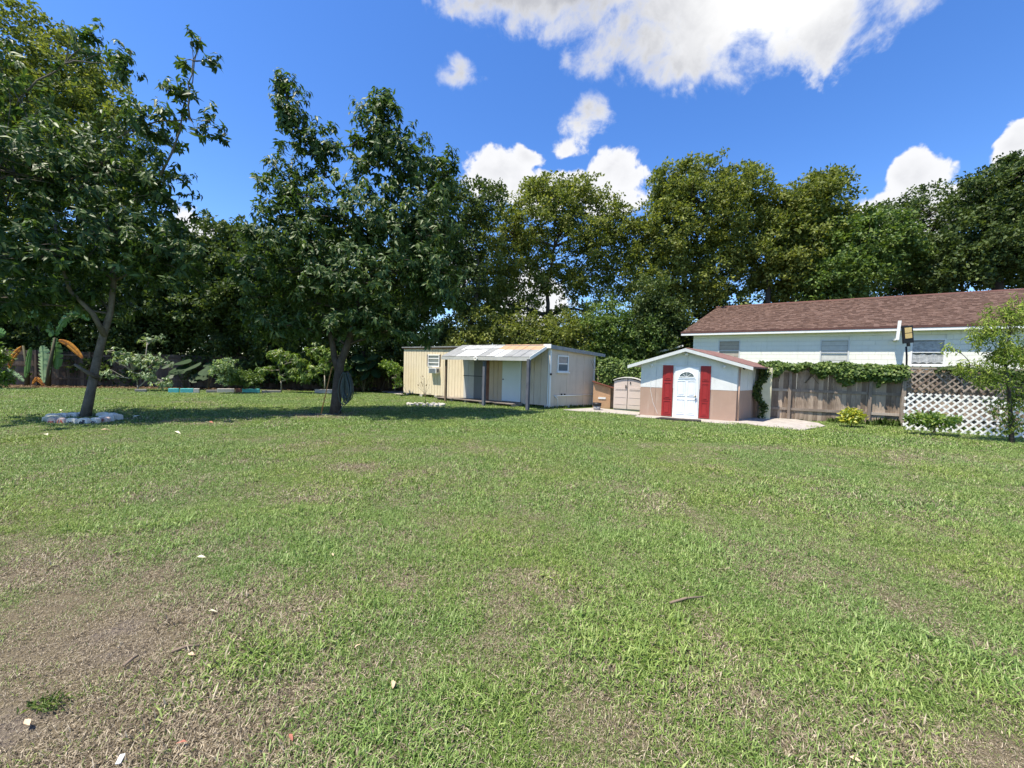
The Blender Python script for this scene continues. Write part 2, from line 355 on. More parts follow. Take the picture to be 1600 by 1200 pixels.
def tree(name, label, cat, trunk, rads, lobes, ncl, per, lsize, lw, mt, bark, style='cloud', seed=0, shell=.55, spread=.35, hole=.35, twigs=60, tmpl='A', twr=.018, limbs=True, fruit=0, extra=None, group=None, zmin=.3, segs=9):
    """trunk + limbs (one part) and a crown of leaves filling the ellipsoid lobes, with gaps"""
    rd = random.Random(seed)
    base = Vector(trunk[0]); root = thing(name, label, cat, base, 0, group)
    T = [Vector(p) - base for p in trunk]
    mb = MB()
    if len(T) > 1: mb.tube(T, rads, segs)
    vol = np.array([(l[3] * l[4] * l[5]) ** (2 / 3) * l[6] for l in lobes]); vol = vol / vol.sum()
    cent = []; lid = []
    cnt = np.maximum((vol * ncl).astype(int), 3)
    for k, l in enumerate(lobes):
        n = cnt[k]; u = unit(n * 3); r = shell + (1 - shell) * rng.random(n * 3) ** .7; r = np.where(rng.random(n * 3) < .22, rng.random(n * 3) ** .5 * shell, r)
        p = u * r[:, None] * np.array([l[3], l[4], l[5]]) + np.array(l[:3])
        s = max(l[3], l[5]); h = np.sin(p[:, 0] * 2.3 / s * 2 + seed) * np.sin(p[:, 2] * 2.9 / s * 2 + seed * 2.1) * np.sin(p[:, 1] * 2.5 / s * 2 + seed * .7) + .5 * np.sin(p[:, 0] * 7.1 / s + seed) * np.sin(p[:, 2] * 6.3 / s + 2)
        p = p[(h > -hole) & (p[:, 2] > zmin)][:n]
        cent.append(p); lid += [k] * len(p)
    C = np.concatenate(cent) - np.array(base); lid = np.array(lid)
    LC = np.array([l[:3] for l in lobes]) - np.array(base)
    if limbs and len(T) > 1:
        top = T[-1]; hist = []
        for k, l in enumerate(lobes):
            c = Vector(LC[k]); cand = [T[i] for i in range(max(1, len(T) // 2), len(T))]
            # start from the trunk point (or an earlier limb point) that is nearest and lower
            pool = cand + [p for h in hist for p in h[2:-1] if p.z < c.z]
            st = min(pool, key=lambda p: (p - c).length + (3 if p.z > c.z else 0))
            pts = curve(st, c, .06, 7, .10, rd); r0 = max(rads[-1] * (.75 if st in cand else .45), twr * 1.6)
            mb.tube(pts, [r0 * (1 - .75 * i / 7) for i in range(8)], 6); hist.append(pts)
        for q in range(min(twigs, len(C))):
            i = rd.randrange(len(C)); h = hist[lid[i]]; st = h[rd.randrange(3, 8)]
            e = Vector(C[i]); pts = curve(st, e, .05, 4, .09, rd); mb.tube(pts, [twr * (1 - .7 * j / 4) for j in range(5)], 4, False)
    if mb.v: mb.build('trunk', bark, root, True)
    n = len(C); out = C - LC[lid]; out = out / (np.linalg.norm(out, axis=1, keepdims=True) + 1e-5)
    ax_ = out * .8 + np.array([0, 0, .45]) + unit(n) * .5; ax_ /= np.linalg.norm(ax_, axis=1, keepdims=True)
    if style == 'whorl':      # leaves in rosettes at twig ends, drooping
        pr = np.repeat(C, per, 0); axr = np.repeat(ax_, per, 0); N = len(pr)
        u = unit(N); side = u - axr * (u * axr).sum(1, keepdims=True); side /= np.linalg.norm(side, axis=1, keepdims=True)
        d = side * .9 + axr * rng.uniform(-.2, .6, (N, 1)) + np.array([0, 0, -.62])
        pos = pr + axr * rng.uniform(-spread, spread * .25, (N, 1)) + unit(N) * spread * .12
        nr = axr + unit(N) * .35 + np.array([0, 0, .4])
    elif style == 'droop':
        pr = np.repeat(C, per, 0); N = len(pr); d = unit(N) * .75 + np.array([0, 0, -.7]); pos = pr + unit(N) * spread * rng.random((N, 1)) ** .5; nr = unit(N)
    else:
        pr = np.repeat(C, per, 0); N = len(pr); o = np.repeat(out, per, 0); d = unit(N) + o * .5; pos = pr + unit(N) * spread * (rng.random((N, 1)) ** .4) * np.array([1, 1, .7]); nr = unit(N) * .8 + np.array([0, 0, .6])
    sz = lsize * rng.uniform(.5, 1.4, len(pos)); cr = np.repeat(rng.random(n) * .35, per)
    rnd = np.clip(cr + rng.random(len(pos)) ** 1.6 * .7, 0, 1)
    ok = pos[:, 2] + base.z > .04
    foliage('crown', pos[ok], d[ok], nr[ok], sz[ok], (sz * lw)[ok], mt, root, tmpl, rnd[ok])
    if fruit:
        fm = MB(); fm.blob((0, 0, 0), .042, .042, .06, 10, 3, .02); fme = fm.mesh('fruit', mat('avocado_skin', (.03, .06, .015), .35, .3, 20, .2), True)
        hang = list(range(len(C))) if not extra else [i for i in range(len(C)) if lid[i] in extra]
        for q in range(fruit):
            i = rd.choice(hang); f = link('fruit', fme, root); f.location = Vector(C[i]) + Vector((rd.uniform(-.1, .1), -.1, -.2)); s_ = rd.uniform(.9, 1.25); f.scale = (s_, s_, s_)
    return root

# ---- big background trees --------------------------------------------------
G3 = 'tall trees behind the sheds and the house'
def bt(label, X, Y, trunkpx, lobes, n, mt, seed, per=26, ls=.19, hole=.35, bark=BARKD, r=.28, sp=.42, top=None, cat='tree', tw=70, shell=.5, name='shade_tree', r2=None, style='cloud'):
    b = D(trunkpx, 600, Y); b.z = 0
    lz = min(l[2] for l in lobes); mid = Vector((b.x + random.uniform(-.4, .4), b.y, max(lz * .55, 1.5)))
    if top is None: top = Vector((b.x + random.uniform(-.6, .6), b.y, lz * .95 + .5))
    tree(name, label, cat, [b, (b + mid) / 2 + Vector((.1, 0, 0)), mid, top], [r * 1.25, r * 1.02, r * .9, r * .7], lobes, int(n * 1.25), int(per * 1.35), ls, .62, mt, bark, style, seed, shell, sp, hole, tw, 'A', .035)

Yb = 27.0
bt('wide gold green oak crown behind the porch shed, sky showing between its limbs', 0, Yb, 862, [lob(880, 350, Yb, 95, 65), lob(800, 370, Yb, 70, 60), lob(950, 370, Yb, 45, 55), lob(780, 430, Yb, 55, 60), lob(880, 440, Yb, 60, 32, w=.5), lob(960, 440, Yb, 40, 45, w=.6), lob(760, 480, Yb, 50, 60), lob(830, 470, Yb, 35, 35, w=.35), lob(925, 490, Yb, 45, 40, w=.5), lob(990, 400, Yb, 35, 60, w=.6), lob(880, 500, Yb, 45, 25, w=.5), lob(840, 430, Yb, 60, 40, w=.5), lob(905, 420, Yb, 60, 40, w=.6), lob(820, 500, Yb, 45, 30, w=.6), lob(850, 300, Yb, 45, 28), lob(910, 305, Yb, 45, 28)], 1150, L_OAK, 3, per=30, hole=.22)
bt('tallest rounded olive oak crown behind the small white shed', 0, 26, 1065, [lob(1110, 320, 26, 85, 65), lob(1040, 370, 26, 55, 65), lob(1150, 400, 26, 65, 60), lob(1060, 290, 26, 45, 35), lob(1160, 300, 26, 40, 40), lob(1090, 430, 26, 65, 50), lob(1010, 440, 26, 35, 60, w=.7), lob(1030, 290, 26, 28, 30, w=.5), lob(1120, 480, 26, 60, 30, w=.6), lob(1050, 480, 26, 35, 40, w=.6)], 1250, L_OAK, 5, per=30, hole=.32, r=.34)
bt('yellowish oak behind the left end of the brown roof', 0, 25, 1195, [lob(1270, 320, 25, 60, 42), lob(1230, 390, 25, 60, 55), lob(1300, 370, 25, 50, 50), lob(1290, 290, 25, 35, 25), lob(1225, 335, 25, 45, 40), lob(1240, 440, 25, 60, 35)], 850, L_OAK, 8, per=28, hole=.3, r=.2)
bt('mid green broadleaf tree with bright tips over the brown roof', 0, 23.5, 1330, [lob(1350, 380, 23.5, 65, 50), lob(1320, 430, 23.5, 70, 40), lob(1400, 400, 23.5, 40, 40), lob(1300, 460, 23.5, 50, 25)], 650, L_MID, 9, per=26, ls=.2, hole=.35, r=.18)
bt('thin crowned tree in front of the cumulus cloud, sky showing through its upper twigs', 0, 26, 1440, [lob(1440, 330, 26, 65, 40, w=.35), lob(1470, 390, 26, 60, 50, w=.8), lob(1400, 345, 26, 35, 30, w=.3), lob(1430, 440, 26, 60, 30)], 480, L_DARK, 11, per=22, hole=.1, r=.16, tw=160, shell=.3)
bt('dark dense oak at the right edge of the picture over the brown roof', 0, 22, 1560, [lob(1560, 300, 22, 60, 45), lob(1620, 310, 22, 60, 70), lob(1530, 380, 22, 65, 55), lob(1600, 400, 22, 70, 50), lob(1500, 420, 22, 45, 40), lob(1690, 350, 22, 70, 110), lob(1590, 255, 22, 35, 22, w=.6)], 1150, L_DARK, 12, per=30, hole=.35, r=.3)
bt('thin dark tree rising behind the right side of the avocado with the hose', 0, 24, 735, [lob(745, 320, 24, 45, 35, w=.6), lob(700, 360, 24, 50, 60), lob(770, 310, 24, 25, 25, w=.4), lob(720, 430, 24, 50, 60), lob(650, 420, 24, 60, 70), lob(690, 300, 24, 40, 30, w=.6)], 720, L_DARK, 14, per=24, hole=.25, r=.16)
bt('tall yellow green oak at the far left, its top above every other tree', 0, 23, 75, [lob(50, 90, 23, 95, 65), lob(130, 130, 23, 60, 60), lob(0, 190, 23, 80, 90), lob(100, 220, 23, 90, 80), lob(175, 210, 23, 50, 70), lob(-70, 150, 23, 80, 110), lob(60, 330, 23, 110, 80), lob(190, 320, 23, 70, 70)], 1500, L_OAK, 15, per=28, hole=.34, r=.36)
bt('dark broadleaf tree filling the gap between the two avocado trees', 0, 24.2, 345, [lob(300, 420, 24.2, 75, 55), lob(360, 390, 24.2, 60, 50), lob(400, 440, 24.2, 65, 60), lob(330, 480, 24.2, 95, 45), lob(430, 500, 24.2, 60, 40), lob(250, 470, 24.2, 60, 50)], 900, L_DARK, 16, per=24, ls=.24, hole=.36, r=.16)
bt('dark tree mass behind the left avocado, low limbs over the fence', 0, 24, 210, [lob(120, 440, 24, 110, 70), lob(230, 430, 24, 90, 70), lob(20, 450, 24, 90, 80), lob(-80, 420, 24, 90, 90)], 900, L_DARK, 17, per=30, ls=.2, hole=.5, r=.25)
bt('dark tree behind the hose avocado, hidden to its crown', 0, 24.5, 560, [lob(520, 440, 24.5, 100, 80), lob(600, 470, 24.5, 80, 60), lob(430, 450, 24.5, 90, 70), lob(330, 470, 24.5, 80, 60)], 950, L_DARK, 18, per=30, ls=.2, hole=.5, r=.25)
# understory shrubs behind the fences
US = [(745, 515, 45, 40, L_OAK), (810, 515, 50, 38, L_OAK), (880, 520, 50, 30, L_OAK), (940, 510, 45, 45, L_MID), (1000, 520, 45, 45, L_MID), (1050, 505, 30, 45, L_DARK), (690, 520, 50, 45, L_DARK), (1020, 470, 35, 45, L_DARK), (1130, 500, 60, 40, L_DARK), (1230, 490, 60, 35, L_DARK), (1340, 480, 70, 35, L_DARK)]
for k, (px, py, rx, rz, mm) in enumerate(US):
    Yq = 31.0 if px > 1100 else 23.6 if px > 700 else 24.5
    bt('%s shrub mass behind the fence, %s' % (('olive', 'dark green')[mm is L_DARK or mm is L_MID], ['just left of the porch roof', 'over the middle of the porch roof', 'over the rusty end of the porch roof', 'between the two sheds', 'over the left rake of the small white shed', 'below the left end of the brown roof', 'behind the yellow wall of the long shed', 'beside the trunks of the tallest oak', 'behind the left end of the brown roof ridge', 'behind the ridge above the middle window', 'behind the ridge above the lamp'][k]), 0, Yq, px, [lob(px, py, Yq, rx, rz), lob(px + 15, py + rz * .8, Yq, rx, rz * .8), lob(px - 20, py + rz * 1.2, Yq, rx, rz)], 260, mm, 30 + k, per=28, ls=.17, hole=.7, r=.06, cat='shrub', name='shrub', tw=14, shell=.2)
for k in range(9):
    px = -60 + k * 82
    Yq = 23.2 if px < 200 else 24.4
    bt('dark undergrowth behind the back fence, ' + ['outside the left edge', 'behind the banana plant', 'behind the left avocado trunk', 'behind the pale leafed shrub', 'above the broad leaved plants', 'above the teal kerb blocks', 'behind the yellow green young mango', 'behind the hose avocado trunk', 'beside the long shed'][k], 0, Yq, px, [lob(px, 500, Yq, 60, 42), lob(px + 10, 540, Yq, 55, 30), lob(px - 10, 575, Yq, 55, 30)], 300, L_DARK, 50 + k, per=28, ls=.2, hole=.8, r=.05, cat='shrub', name='undergrowth', tw=10, shell=.2)
# far wood beyond everything
pts = []
for k in range(900):
    a = R(-62 + 124 * random.random()); d_ = random.uniform(44, 60); pts.append((d_ * math.sin(a), d_ * math.cos(a), random.uniform(.5, 4.6 + 1.5 * math.sin(a * 9))))
pts = np.array(pts); pr = np.repeat(pts, 22, 0) + rng.normal(size=(900 * 22, 3)) * np.array([1.3, 1.3, .8]); pr[:, 2] = np.maximum(pr[:, 2], .1)
o = foliage('far_woodland', pr, unit(len(pr)), unit(len(pr)), .5, .35, L_DARK, None)
o['label'] = 'distant dark woodland seen low between the trunks'

# ---- avocado trees ----------------------------------------------------------
b1 = P(133, 651)
Ya = b1.y
t1 = [b1, D(143, 605, Ya), D(152, 560, Ya), D(162, 520, Ya), D(172, 490, Ya), D(178, 440, Ya), D(172, 380, Ya), D(165, 330, Ya)]
tree('avocado_tree', 'leaning grey avocado tree with sparse fruiting top, standing in the ring of painted stones', 'tree', t1, [.125, .100, .092, .088, .07, .06, .05, .04],
     [lob(60, 270, 10.2, 105, 85, 2.0, .8), lob(40, 130, 10.6, 70, 60, 1.4, .35), lob(160, 260, Ya, 80, 80, 1.8), lob(180, 370, Ya, 100, 70, 2.2), lob(50, 400, 9.8, 95, 70, 2.0), lob(-60, 250, 9.6, 120, 170, 2.0), lob(260, 400, Ya, 70, 60, 1.6), lob(230, 200, Ya, 50, 40, 1.0, .8), lob(250, 300, Ya, 50, 60, 1.2, .8),
      lob(325, 190, Ya, 38, 28, .6, .5), lob(312, 62, Ya, 14, 12, .3, .35), lob(290, 95, Ya, 22, 14, .3, .35), lob(335, 95, Ya, 14, 14, .3, .3), lob(300, 135, Ya, 26, 18, .4, .4), lob(270, 175, Ya, 30, 22, .5, .5), lob(140, 60, Ya, 22, 45, .4, .8), lob(190, 100, Ya, 26, 30, .5, 1.0), lob(275, 140, Ya, 22, 28, .4, .8), lob(120, 460, 11.5, 110, 35, 1.6), lob(-20, 480, 10, 80, 50, 1.5)],
     1350, 19, .175, .38, L_AVO, BARK, 'whorl', 21, .45, .24, .45, 240, 'B', .014, fruit=16, extra=[7, 8, 9, 10, 11, 12, 13, 14], zmin=2.6)
b2 = P(524, 647); Yc = b2.y
t2 = [b2, D(526, 620, Yc), D(528, 590, Yc), D(533, 565, Yc), D(543, 540, Yc), D(556, 500, Yc), D(560, 440, Yc), D(560, 380, Yc)]
tree('avocado_tree', 'full dark avocado tree with a garden hose hung on its trunk', 'tree', t2, [.19, .155, .14, .13, .11, .09, .08, .06],
     [lob(560, 350, Yc, 105, 70, 2.0), lob(455, 180, Yc, 32, 62, .8), lob(500, 230, Yc, 38, 45, .8), lob(590, 225, Yc, 55, 75, 1.2), lob(640, 250, Yc, 45, 60, 1.1), lob(695, 280, Yc, 28, 55, .8), lob(450, 300, Yc, 50, 55, 1.2), lob(470, 380, Yc, 85, 65, 1.8), lob(650, 360, Yc, 75, 75, 1.8), lob(560, 440, Yc, 130, 60, 2.3), lob(680, 440, Yc, 55, 60, 1.4), lob(420, 440, Yc, 60, 50, 1.4), lob(640, 510, Yc, 62, 30, 1.1), lob(560, 500, Yc, 80, 30, 1.8), lob(450, 510, Yc, 80, 32, 1.3), lob(440, 130, Yc, 16, 28, .4, 1.2), lob(600, 160, Yc, 22, 30, .5, 1.2), lob(400, 370, Yc, 30, 28, .6)],
     2600, 17, .18, .38, L_AVO, BARKD, 'whorl', 22, .45, .24, .5, 260, 'B', .014, zmin=2.3)
# second stem of the forked trunk
fk = MB(); r_ = bpy.data.objects['avocado_tree.001']; off = Vector(b2)
fk.tube([D(530, 582, Yc) - off, D(523, 560, Yc) - off, D(518, 530, Yc) - off, D(505, 490, Yc) - off], [.13, .10, .085, .06], 8); fk.build('forked_stem', BARKD, r_, True)
r0 = bpy.data.objects['avocado_tree']; off = Vector(b1); fk = MB()
fk.tube([D(153, 590, Ya) - off, D(140, 584, Ya - .2) - off, D(127, 576, Ya - .35) - off, D(116, 569, Ya - .45) - off], [.06, .05, .04, .035], 8); fk.build('stub_branch', BARK, r0, True)
fk = MB(); fk.tube([D(164, 525, Ya) - off, D(145, 490, Ya - .3) - off, D(110, 455, Ya - .6) - off, D(92, 400, Ya - .8) - off, D(85, 340, Ya - .9) - off], [.075, .06, .045, .035, .03], 8); fk.build('low_limb', BARK, r0, True)
fk = MB(); fk.tube([D(250, 275, Ya) - off, D(268, 240, Ya) - off, D(281, 205, Ya) - off, D(287, 165, Ya + .1) - off, D(301, 128, Ya) - off, D(304, 95, Ya) - off, D(314, 58, Ya) - off], [.03, .026, .02, .016, .013, .01, .007], 6); fk.build('fruiting_twig', BARK, r0, True)

# ------------------------------------------------------------------ fences
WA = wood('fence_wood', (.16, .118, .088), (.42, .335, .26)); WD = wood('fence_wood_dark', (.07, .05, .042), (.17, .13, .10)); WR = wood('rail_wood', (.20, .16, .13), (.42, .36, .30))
def fence(A, B, h, label, mt, rail, rails, post=2.4, name='wooden_fence', bw=.14, gaps=None, rw=.05):
    fr = Fr(A, B); root = thing(name, label, 'fence', fr.A, fr.rz)
    mesh = []
    for k in range(5):
        m_ = MB(); w = bw - .0005 - .001 * k; m_.add([(0, 0, .03), (w, 0, .03), (w, 0, h - .03), (w - .025, 0, h), (.025, 0, h), (0, 0, h - .03), (0, .018, .03), (w, .018, .03), (w, .018, h - .03), (w - .025, .018, h), (.025, .018, h), (0, .018, h - .03)],
              [(0, 1, 2, 3, 4, 5), (11, 10, 9, 8, 7, 6), (0, 6, 7, 1), (1, 7, 8, 2), (2, 8, 9, 3), (3, 9, 10, 4), (4, 10, 11, 5), (5, 11, 6, 0)]); mesh.append(m_.mesh('board', mt))
    n = int(fr.L / bw)
    for i in range(n):
        o = link('board', mesh[i % 5], root); o.location = (i * bw, random.uniform(-.006, .006), random.uniform(-.03, .02)); o.rotation_euler = (0, R(random.uniform(-.15, .15)), 0)
    for z in rails:
        s = 0
        while s < fr.L:
            e = min(s + post, fr.L); MB().box(s + .004, e - .004, -.045 + random.uniform(0, .004), -.008, z - rw, z + rw * .9).build('rail', rail, root); s += post
    pm = MB().box(-.045, .045, -.10, -.046, -.0, h + .02).mesh('post', rail)
    s = 0
    while s <= fr.L + .1:
        o = link('post', pm, root); o.location = (s, 0, 0); s += post
    return fr, root
FRA = Vector((3.0, 20.05)); FRB = Vector((18.6, 9.9))
# right fence through two measured points
pa = P(1205, 654); pb = P(1408, 667); du = (pb - pa).normalized()
_f = Fr(pa - du * 9.2, pb); FRA = _f.A + _f.u * _f.sz(935, 620)[0]; FRB = pa + du * 9.6
frR, rootR = fence(FRA, FRB, 2.02, 'weathered grey board fence in front of the white house, ivy along its top', WA, WR, (.42, 1.13, 1.86))
pl, pr_ = P(-180, 601), P(640, 611)
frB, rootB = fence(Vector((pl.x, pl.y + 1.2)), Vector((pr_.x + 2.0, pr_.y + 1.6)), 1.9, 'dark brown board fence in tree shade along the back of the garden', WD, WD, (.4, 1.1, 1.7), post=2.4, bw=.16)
# soil bed in front of the back fence
MULCH = mat('mulch_soil', (.085, .058, .040), .95, .5, 5, .9, 40, .05)
mb = MB(); z = .004
g0, g1 = P(-260, 604), P(640, 612)
N = 40
vsb = []
for i in range(N + 1):
    t = i / N; a = g0.lerp(g1, t); vsb.append((a.x, a.y + .12 * math.sin(i * 1.7) , z)); vsb.append((a.x, a.y + 5, z))
mb.add(vsb, [(2 * i, 2 * i + 2, 2 * i + 3, 2 * i + 1) for i in range(N)]); mb.build('planting_bed', MULCH, None, kind='structure')
pp = []
for k in range(2600):
    t = random.random(); a = g0.lerp(g1, t); pp.append((a.x, a.y + random.uniform(-.25, 1.9), random.uniform(.01, .05)))
pp = np.array(pp); o = foliage('leaf_litter', pp, unit(len(pp)) * np.array([1, 1, .3]), np.array([[0, 0, 1.]]) + unit(len(pp)) * .4, rng.uniform(.07, .15, len(pp)), .06, L_BROWN, None)

# ivy on the right fence
def ivy(name, label, fr, s0, s1, z0, z1, n, mt, depth=.22, ls=.11, hangf=None, parent=None):
    root = thing(name, label, 'climbing plant', fr.A, fr.rz)
    s = rng.uniform(s0, s1, n); top = z1 + .04 * np.sin(s * 2.3) + .06 * (vnoise(s * 6, s * 0 + 3) - .5) * 2
    bot = z0 + .14 * np.sin(s * 1.7 + .5) + .35 * (vnoise(s * 2.7, s * 0 + 9) - .5) * 2 - .45 * np.clip(vnoise(s * 5.1, s * 0 + 20) - .72, 0, 1) * 2
    u = rng.random(n); z = bot + (top - bot) * (1 - u ** 1.9)
    y = -rng.random(n) * depth * (.4 + .6 * np.sin(np.clip((z - bot) / (top - bot), 0, 1) * math.pi)) - .05
    bk = rng.random(n) < .25; y = np.where(bk & (z > 1.9), rng.uniform(0, .25, n), y)
    pos = np.stack([s, y, z], 1); d = unit(n) * .7 + np.array([0, -.4, -.5]); nr = unit(n) * .6 + np.array([0, -.7, .6])
    foliage('ivy_leaves', pos, d, nr, ls * rng.uniform(.6, 1.2, n), ls * .85, mt, root, 'B')
    m_ = MB()
    for k in range(int((s1 - s0) * 3)):
        a = random.uniform(s0, s1); m_.tube(curve((a, -.055, random.uniform(z0 - .3, z0)), (a + random.uniform(-.7, .7), -.07, z1), 0, 6, .06), .008, 4, False)
    m_.build('ivy_stem', BARKD, root)
    return root
s_a = frR.sz(1195, 600)[0]; s_b = frR.sz(1415, 600)[0]
ivy('ivy', 'thick green ivy draped over the board fence from the small white shed to the lattice', frR, s_a - .2, s_b - .05, 1.66, 2.16, 7000, L_MID, .30)
s_c = frR.sz(934, 600)[0]; s_d = frR.sz(1003, 600)[0]
ivy('ivy', 'bushy ivy covering the fence gap between the two sheds', frR, max(s_c, 0), s_d + .3, 1.0, 2.15, 3600, L_MID, .3)
ivy('ivy', 'sparse creeper on the weathered fence top behind the peach tree', frR, s_b + .7, frR.L, 1.72, 2.1, 1700, L_DARK, .2)

# ------------------------------------------------------------------ long shed with porch
YEL = mat('yellow_siding', (.68, .585, .42), .75, .1, 2, .1, 60, .15, stain=(.45, .33, .2), stainamt=.25)
TAN = mat('tan_siding', (.58, .49, .40), .75, .12, 2, .1, 60, .15, stain=(.36, .28, .2), stainamt=.35)
TAN2 = mat('beige_siding', (.54, .43, .31), .75, .12, 2, .1, 60, .15)
WHT = mat('white_trim', (.74, .74, .72), .6, .08, 3, .05, 50, .2, stain=(.5, .48, .42), stainamt=.3)
WDOOR = mat('white_door_paint', (.66, .71, .72), .5, .05, 3, .03)
BLK = mat('black_plastic', (.015, .015, .017), .5, .1, 9, .05)
GREYP = mat('grey_panel', (.16, .165, .17), .6, .12, 3, .05)
LTGREY = mat('light_grey_panel', (.46, .46, .43), .6, .1, 3, .05)
DKIN = mat('dark_interior', (.02, .018, .016), .9, .2)
GLASS = mat('window_glass', (.10, .13, .15), .06, .3, 1.5, 0, 4, .9)
BOARDW = wood('old_deck_wood', (.12, .10, .085), (.30, .26, .22)); POSTW = wood('post_paint', (.035, .04, .055), (.13, .14, .165)); POSTB = wood('post_brown', (.14, .10, .07), (.30, .23, .16))
RUST = mat('orange_roof_board', (.40, .25, .15), .8, .25, 3, .2, 30); REDT = mat('red_brown_trim', (.20, .07, .045), .8, .3, 3, .2)
SHEETA = mat('roof_sheet_grey', (.24, .25, .255), .6, .35, 2.5, .2, 30, .3, stain=(.14, .13, .12), stainamt=.5)
SHEETB = mat('roof_sheet_pale', (.46, .47, .47), .6, .4, 2.5, .3, 20, .2, stain=(.2, .2, .19), stainamt=.7)
CONC = mat('concrete', (.44, .41, .37), .9, .25, 4, .4, 50, .1, stain=(.28, .25, .22), stainamt=.4)

A_ = P(630, 617); C_ = P(857, 638.5); B_ = P(926, 635)
F1 = Fr(A_, C_); root = thing('long_shed', 'long low garden shed with yellow left wing, open porch and beige end wall', 'shed', F1.A, F1.rz)
Lx = F1.L; zb = .14
def s1(px, py=600, off=0): return F1.sz(px, py, off)
ztopL = s1(640, 545)[1]; ztop = s1(850, 541)[1]
xw = s1(700)[0]           # where the yellow wing meets the porch
bc = F1.loc(B_); bx_, by_ = bc.x, bc.y
# inner core (walls as a closed body behind the siding)
dep = by_
core = MB(); core.hexa([(0.02, .03, zb), (Lx - .02, .03, zb), (bx_ - .03, by_, zb), (.02, dep, zb)], [(0.02, .03, ztop - .06), (Lx - .02, .03, ztop - .06), (bx_ - .03, by_, ztop - .22), (.02, dep, ztop - .22)]); core.build('wall', mat('siding_groove', (.20, .14, .09), .9), root)
# siding planks, yellow wing
wx0, wx1 = s1(669, 560)[0], s1(687, 560)[0]; wz1 = s1(678, 554)[1]; wz0 = s1(678, 573)[1]
def planks(fr_x0, fr_x1, w, z0, z1, mt, y0=0.0, y1=.028, hole=None, name='siding_board', gap=.016):
    x = fr_x0; n = max(1, round((fr_x1 - fr_x0) / w)); w = (fr_x1 - fr_x0) / n
    for i in range(n):
        a = fr_x0 + i * w + gap / 2; b = fr_x0 + (i + 1) * w - gap / 2
        zs = [(z0, z1)]
        if hole and b > hole[0] and a < hole[1]: zs = [(z0, hole[2]), (hole[3], z1)]
        for (p, q_) in zs: MB().box(a, b, y0 + (i % 2) * .002, y1, p, q_).build(name, mt, root)
xend_y = s1(725, 600)[0]
planks(0, xend_y, .2, zb, ztopL, YEL, hole=(wx0, wx1, wz0 - .0, wz1))
# window + AC
wn_ = MB(); 
def window(root, x0, x1, z0, z1, y=0.0, bars=1, fm=WHT, gm=GLASS, fw=.05, proud=.03, curtain=None, name='window', sill=True):
    m_ = MB(); m_.box(x0, x0 + fw, y - proud, y + .02, z0, z1); m_.box(x1 - fw, x1, y - proud, y + .02, z0, z1)
    m_.box(x0 + fw, x1 - fw, y - proud, y + .02, z1 - fw, z1); m_.box(x0 + fw, x1 - fw, y - proud, y + .02, z0, z0 + fw)
    w_ = m_.build(name, fm, root)
    for k in range(bars):
        zz = z0 + (z1 - z0) * (k + 1) / (bars + 1); MB().box(x0 + fw, x1 - fw, y - proud * .7, y + .01, zz - fw * .4, zz + fw * .4).build('meeting_rail', fm, w_)
    MB().box(x0 + fw, x1 - fw, y + .0, y + .012, z0 + fw, z1 - fw).build('pane', gm, w_)
    if curtain: curtain(w_, x0 + fw, x1 - fw, y, z0 + fw, z1 - fw)
    if sill: MB().box(x0 - .04, x1 + .04, y - proud - .05, y - .002, z0 - .05, z0 - .003).build('sill', fm, w_)
    return w_
window(root, wx0, wx1, wz0, wz1, 0, 2, sill=False)
az0, az1 = s1(668, 583, -.35)[1], s1(668, 574.5, -.35)[1]; ax0, ax1 = s1(667, 578, -.35)[0], s1(679, 578, -.35)[0]
ac = MB().box(ax0, ax1, -.25, -.005, az0, az1).build('air_conditioner', WHT, root, bevel=.01)
for k in range(7): zz = az0 + .04 + k * (az1 - az0 - .08) / 6; MB().box(ax0 + .04, ax1 - .04, -.262, -.252, zz - .006, zz + .008).build('louvre', GREYP, ac)
MB().box(ax1 + .002, ax1 + .008, -.20, -.06, az0 + .05, az1 - .05).build('side_grille', GREYP, ac)
# trim at the top of the yellow wing, and the red board
MB().box(-.05, s1(722, 545)[0], -.06, .05, ztopL, ztopL + .05).build('fascia', REDT, root)
# porch back wall
zt = ztop - .02
xp = [s1(p_)[0] for p_ in (725, 732, 741, 754, 757, 764, 785, 814, 857)]
MB().box(xp[0], xp[1] - .01, -.03, .03, zb, zt).build('plywood_panel', LTGREY, root)
MB().box(xp[1] + .01, xp[2], -.035, .03, zb, zt).build('plywood_panel', LTGREY, root)
MB().box(xp[2] + .01, xp[3] + .1, -.05, .03, zb + .02, zt).build('grey_door', GREYP, root)
MB().box(xp[0], xp[3], -.06, -.052, 1.22, 1.25).build('latch_bar', BLK, root)
planks(xp[3] + .12, xp[5], .22, zb, zt, wood('red_board', (.16, .07, .05), (.30, .17, .12)))
planks(xp[5], xp[6], .25, zb, zt, TAN2)
d_ = MB().box(xp[6] + .01, xp[7], -.05, .025, zb + .03, zt - .12).build('door', WDOOR, root, bevel=.006)
MB().blob((xp[6] + .09, -.085, 1.15), .03, .03, .03).build('door_knob', BLK, d_)
planks(xp[7] + .01, xp[8] - .06, .3, .12, zt, TAN)
MB().tube([(s1(768)[0], -.05, zt - .25), (s1(775)[0], -.06, zt - .42), (s1(785)[0], -.06, zt - .3)], .006, 5).build('hanging_cable', WHT, root)
# corner boards
MB().box(Lx - .07, Lx + .03, -.035, .035, .05, ztop - .0).build('corner_board', WHT, root)
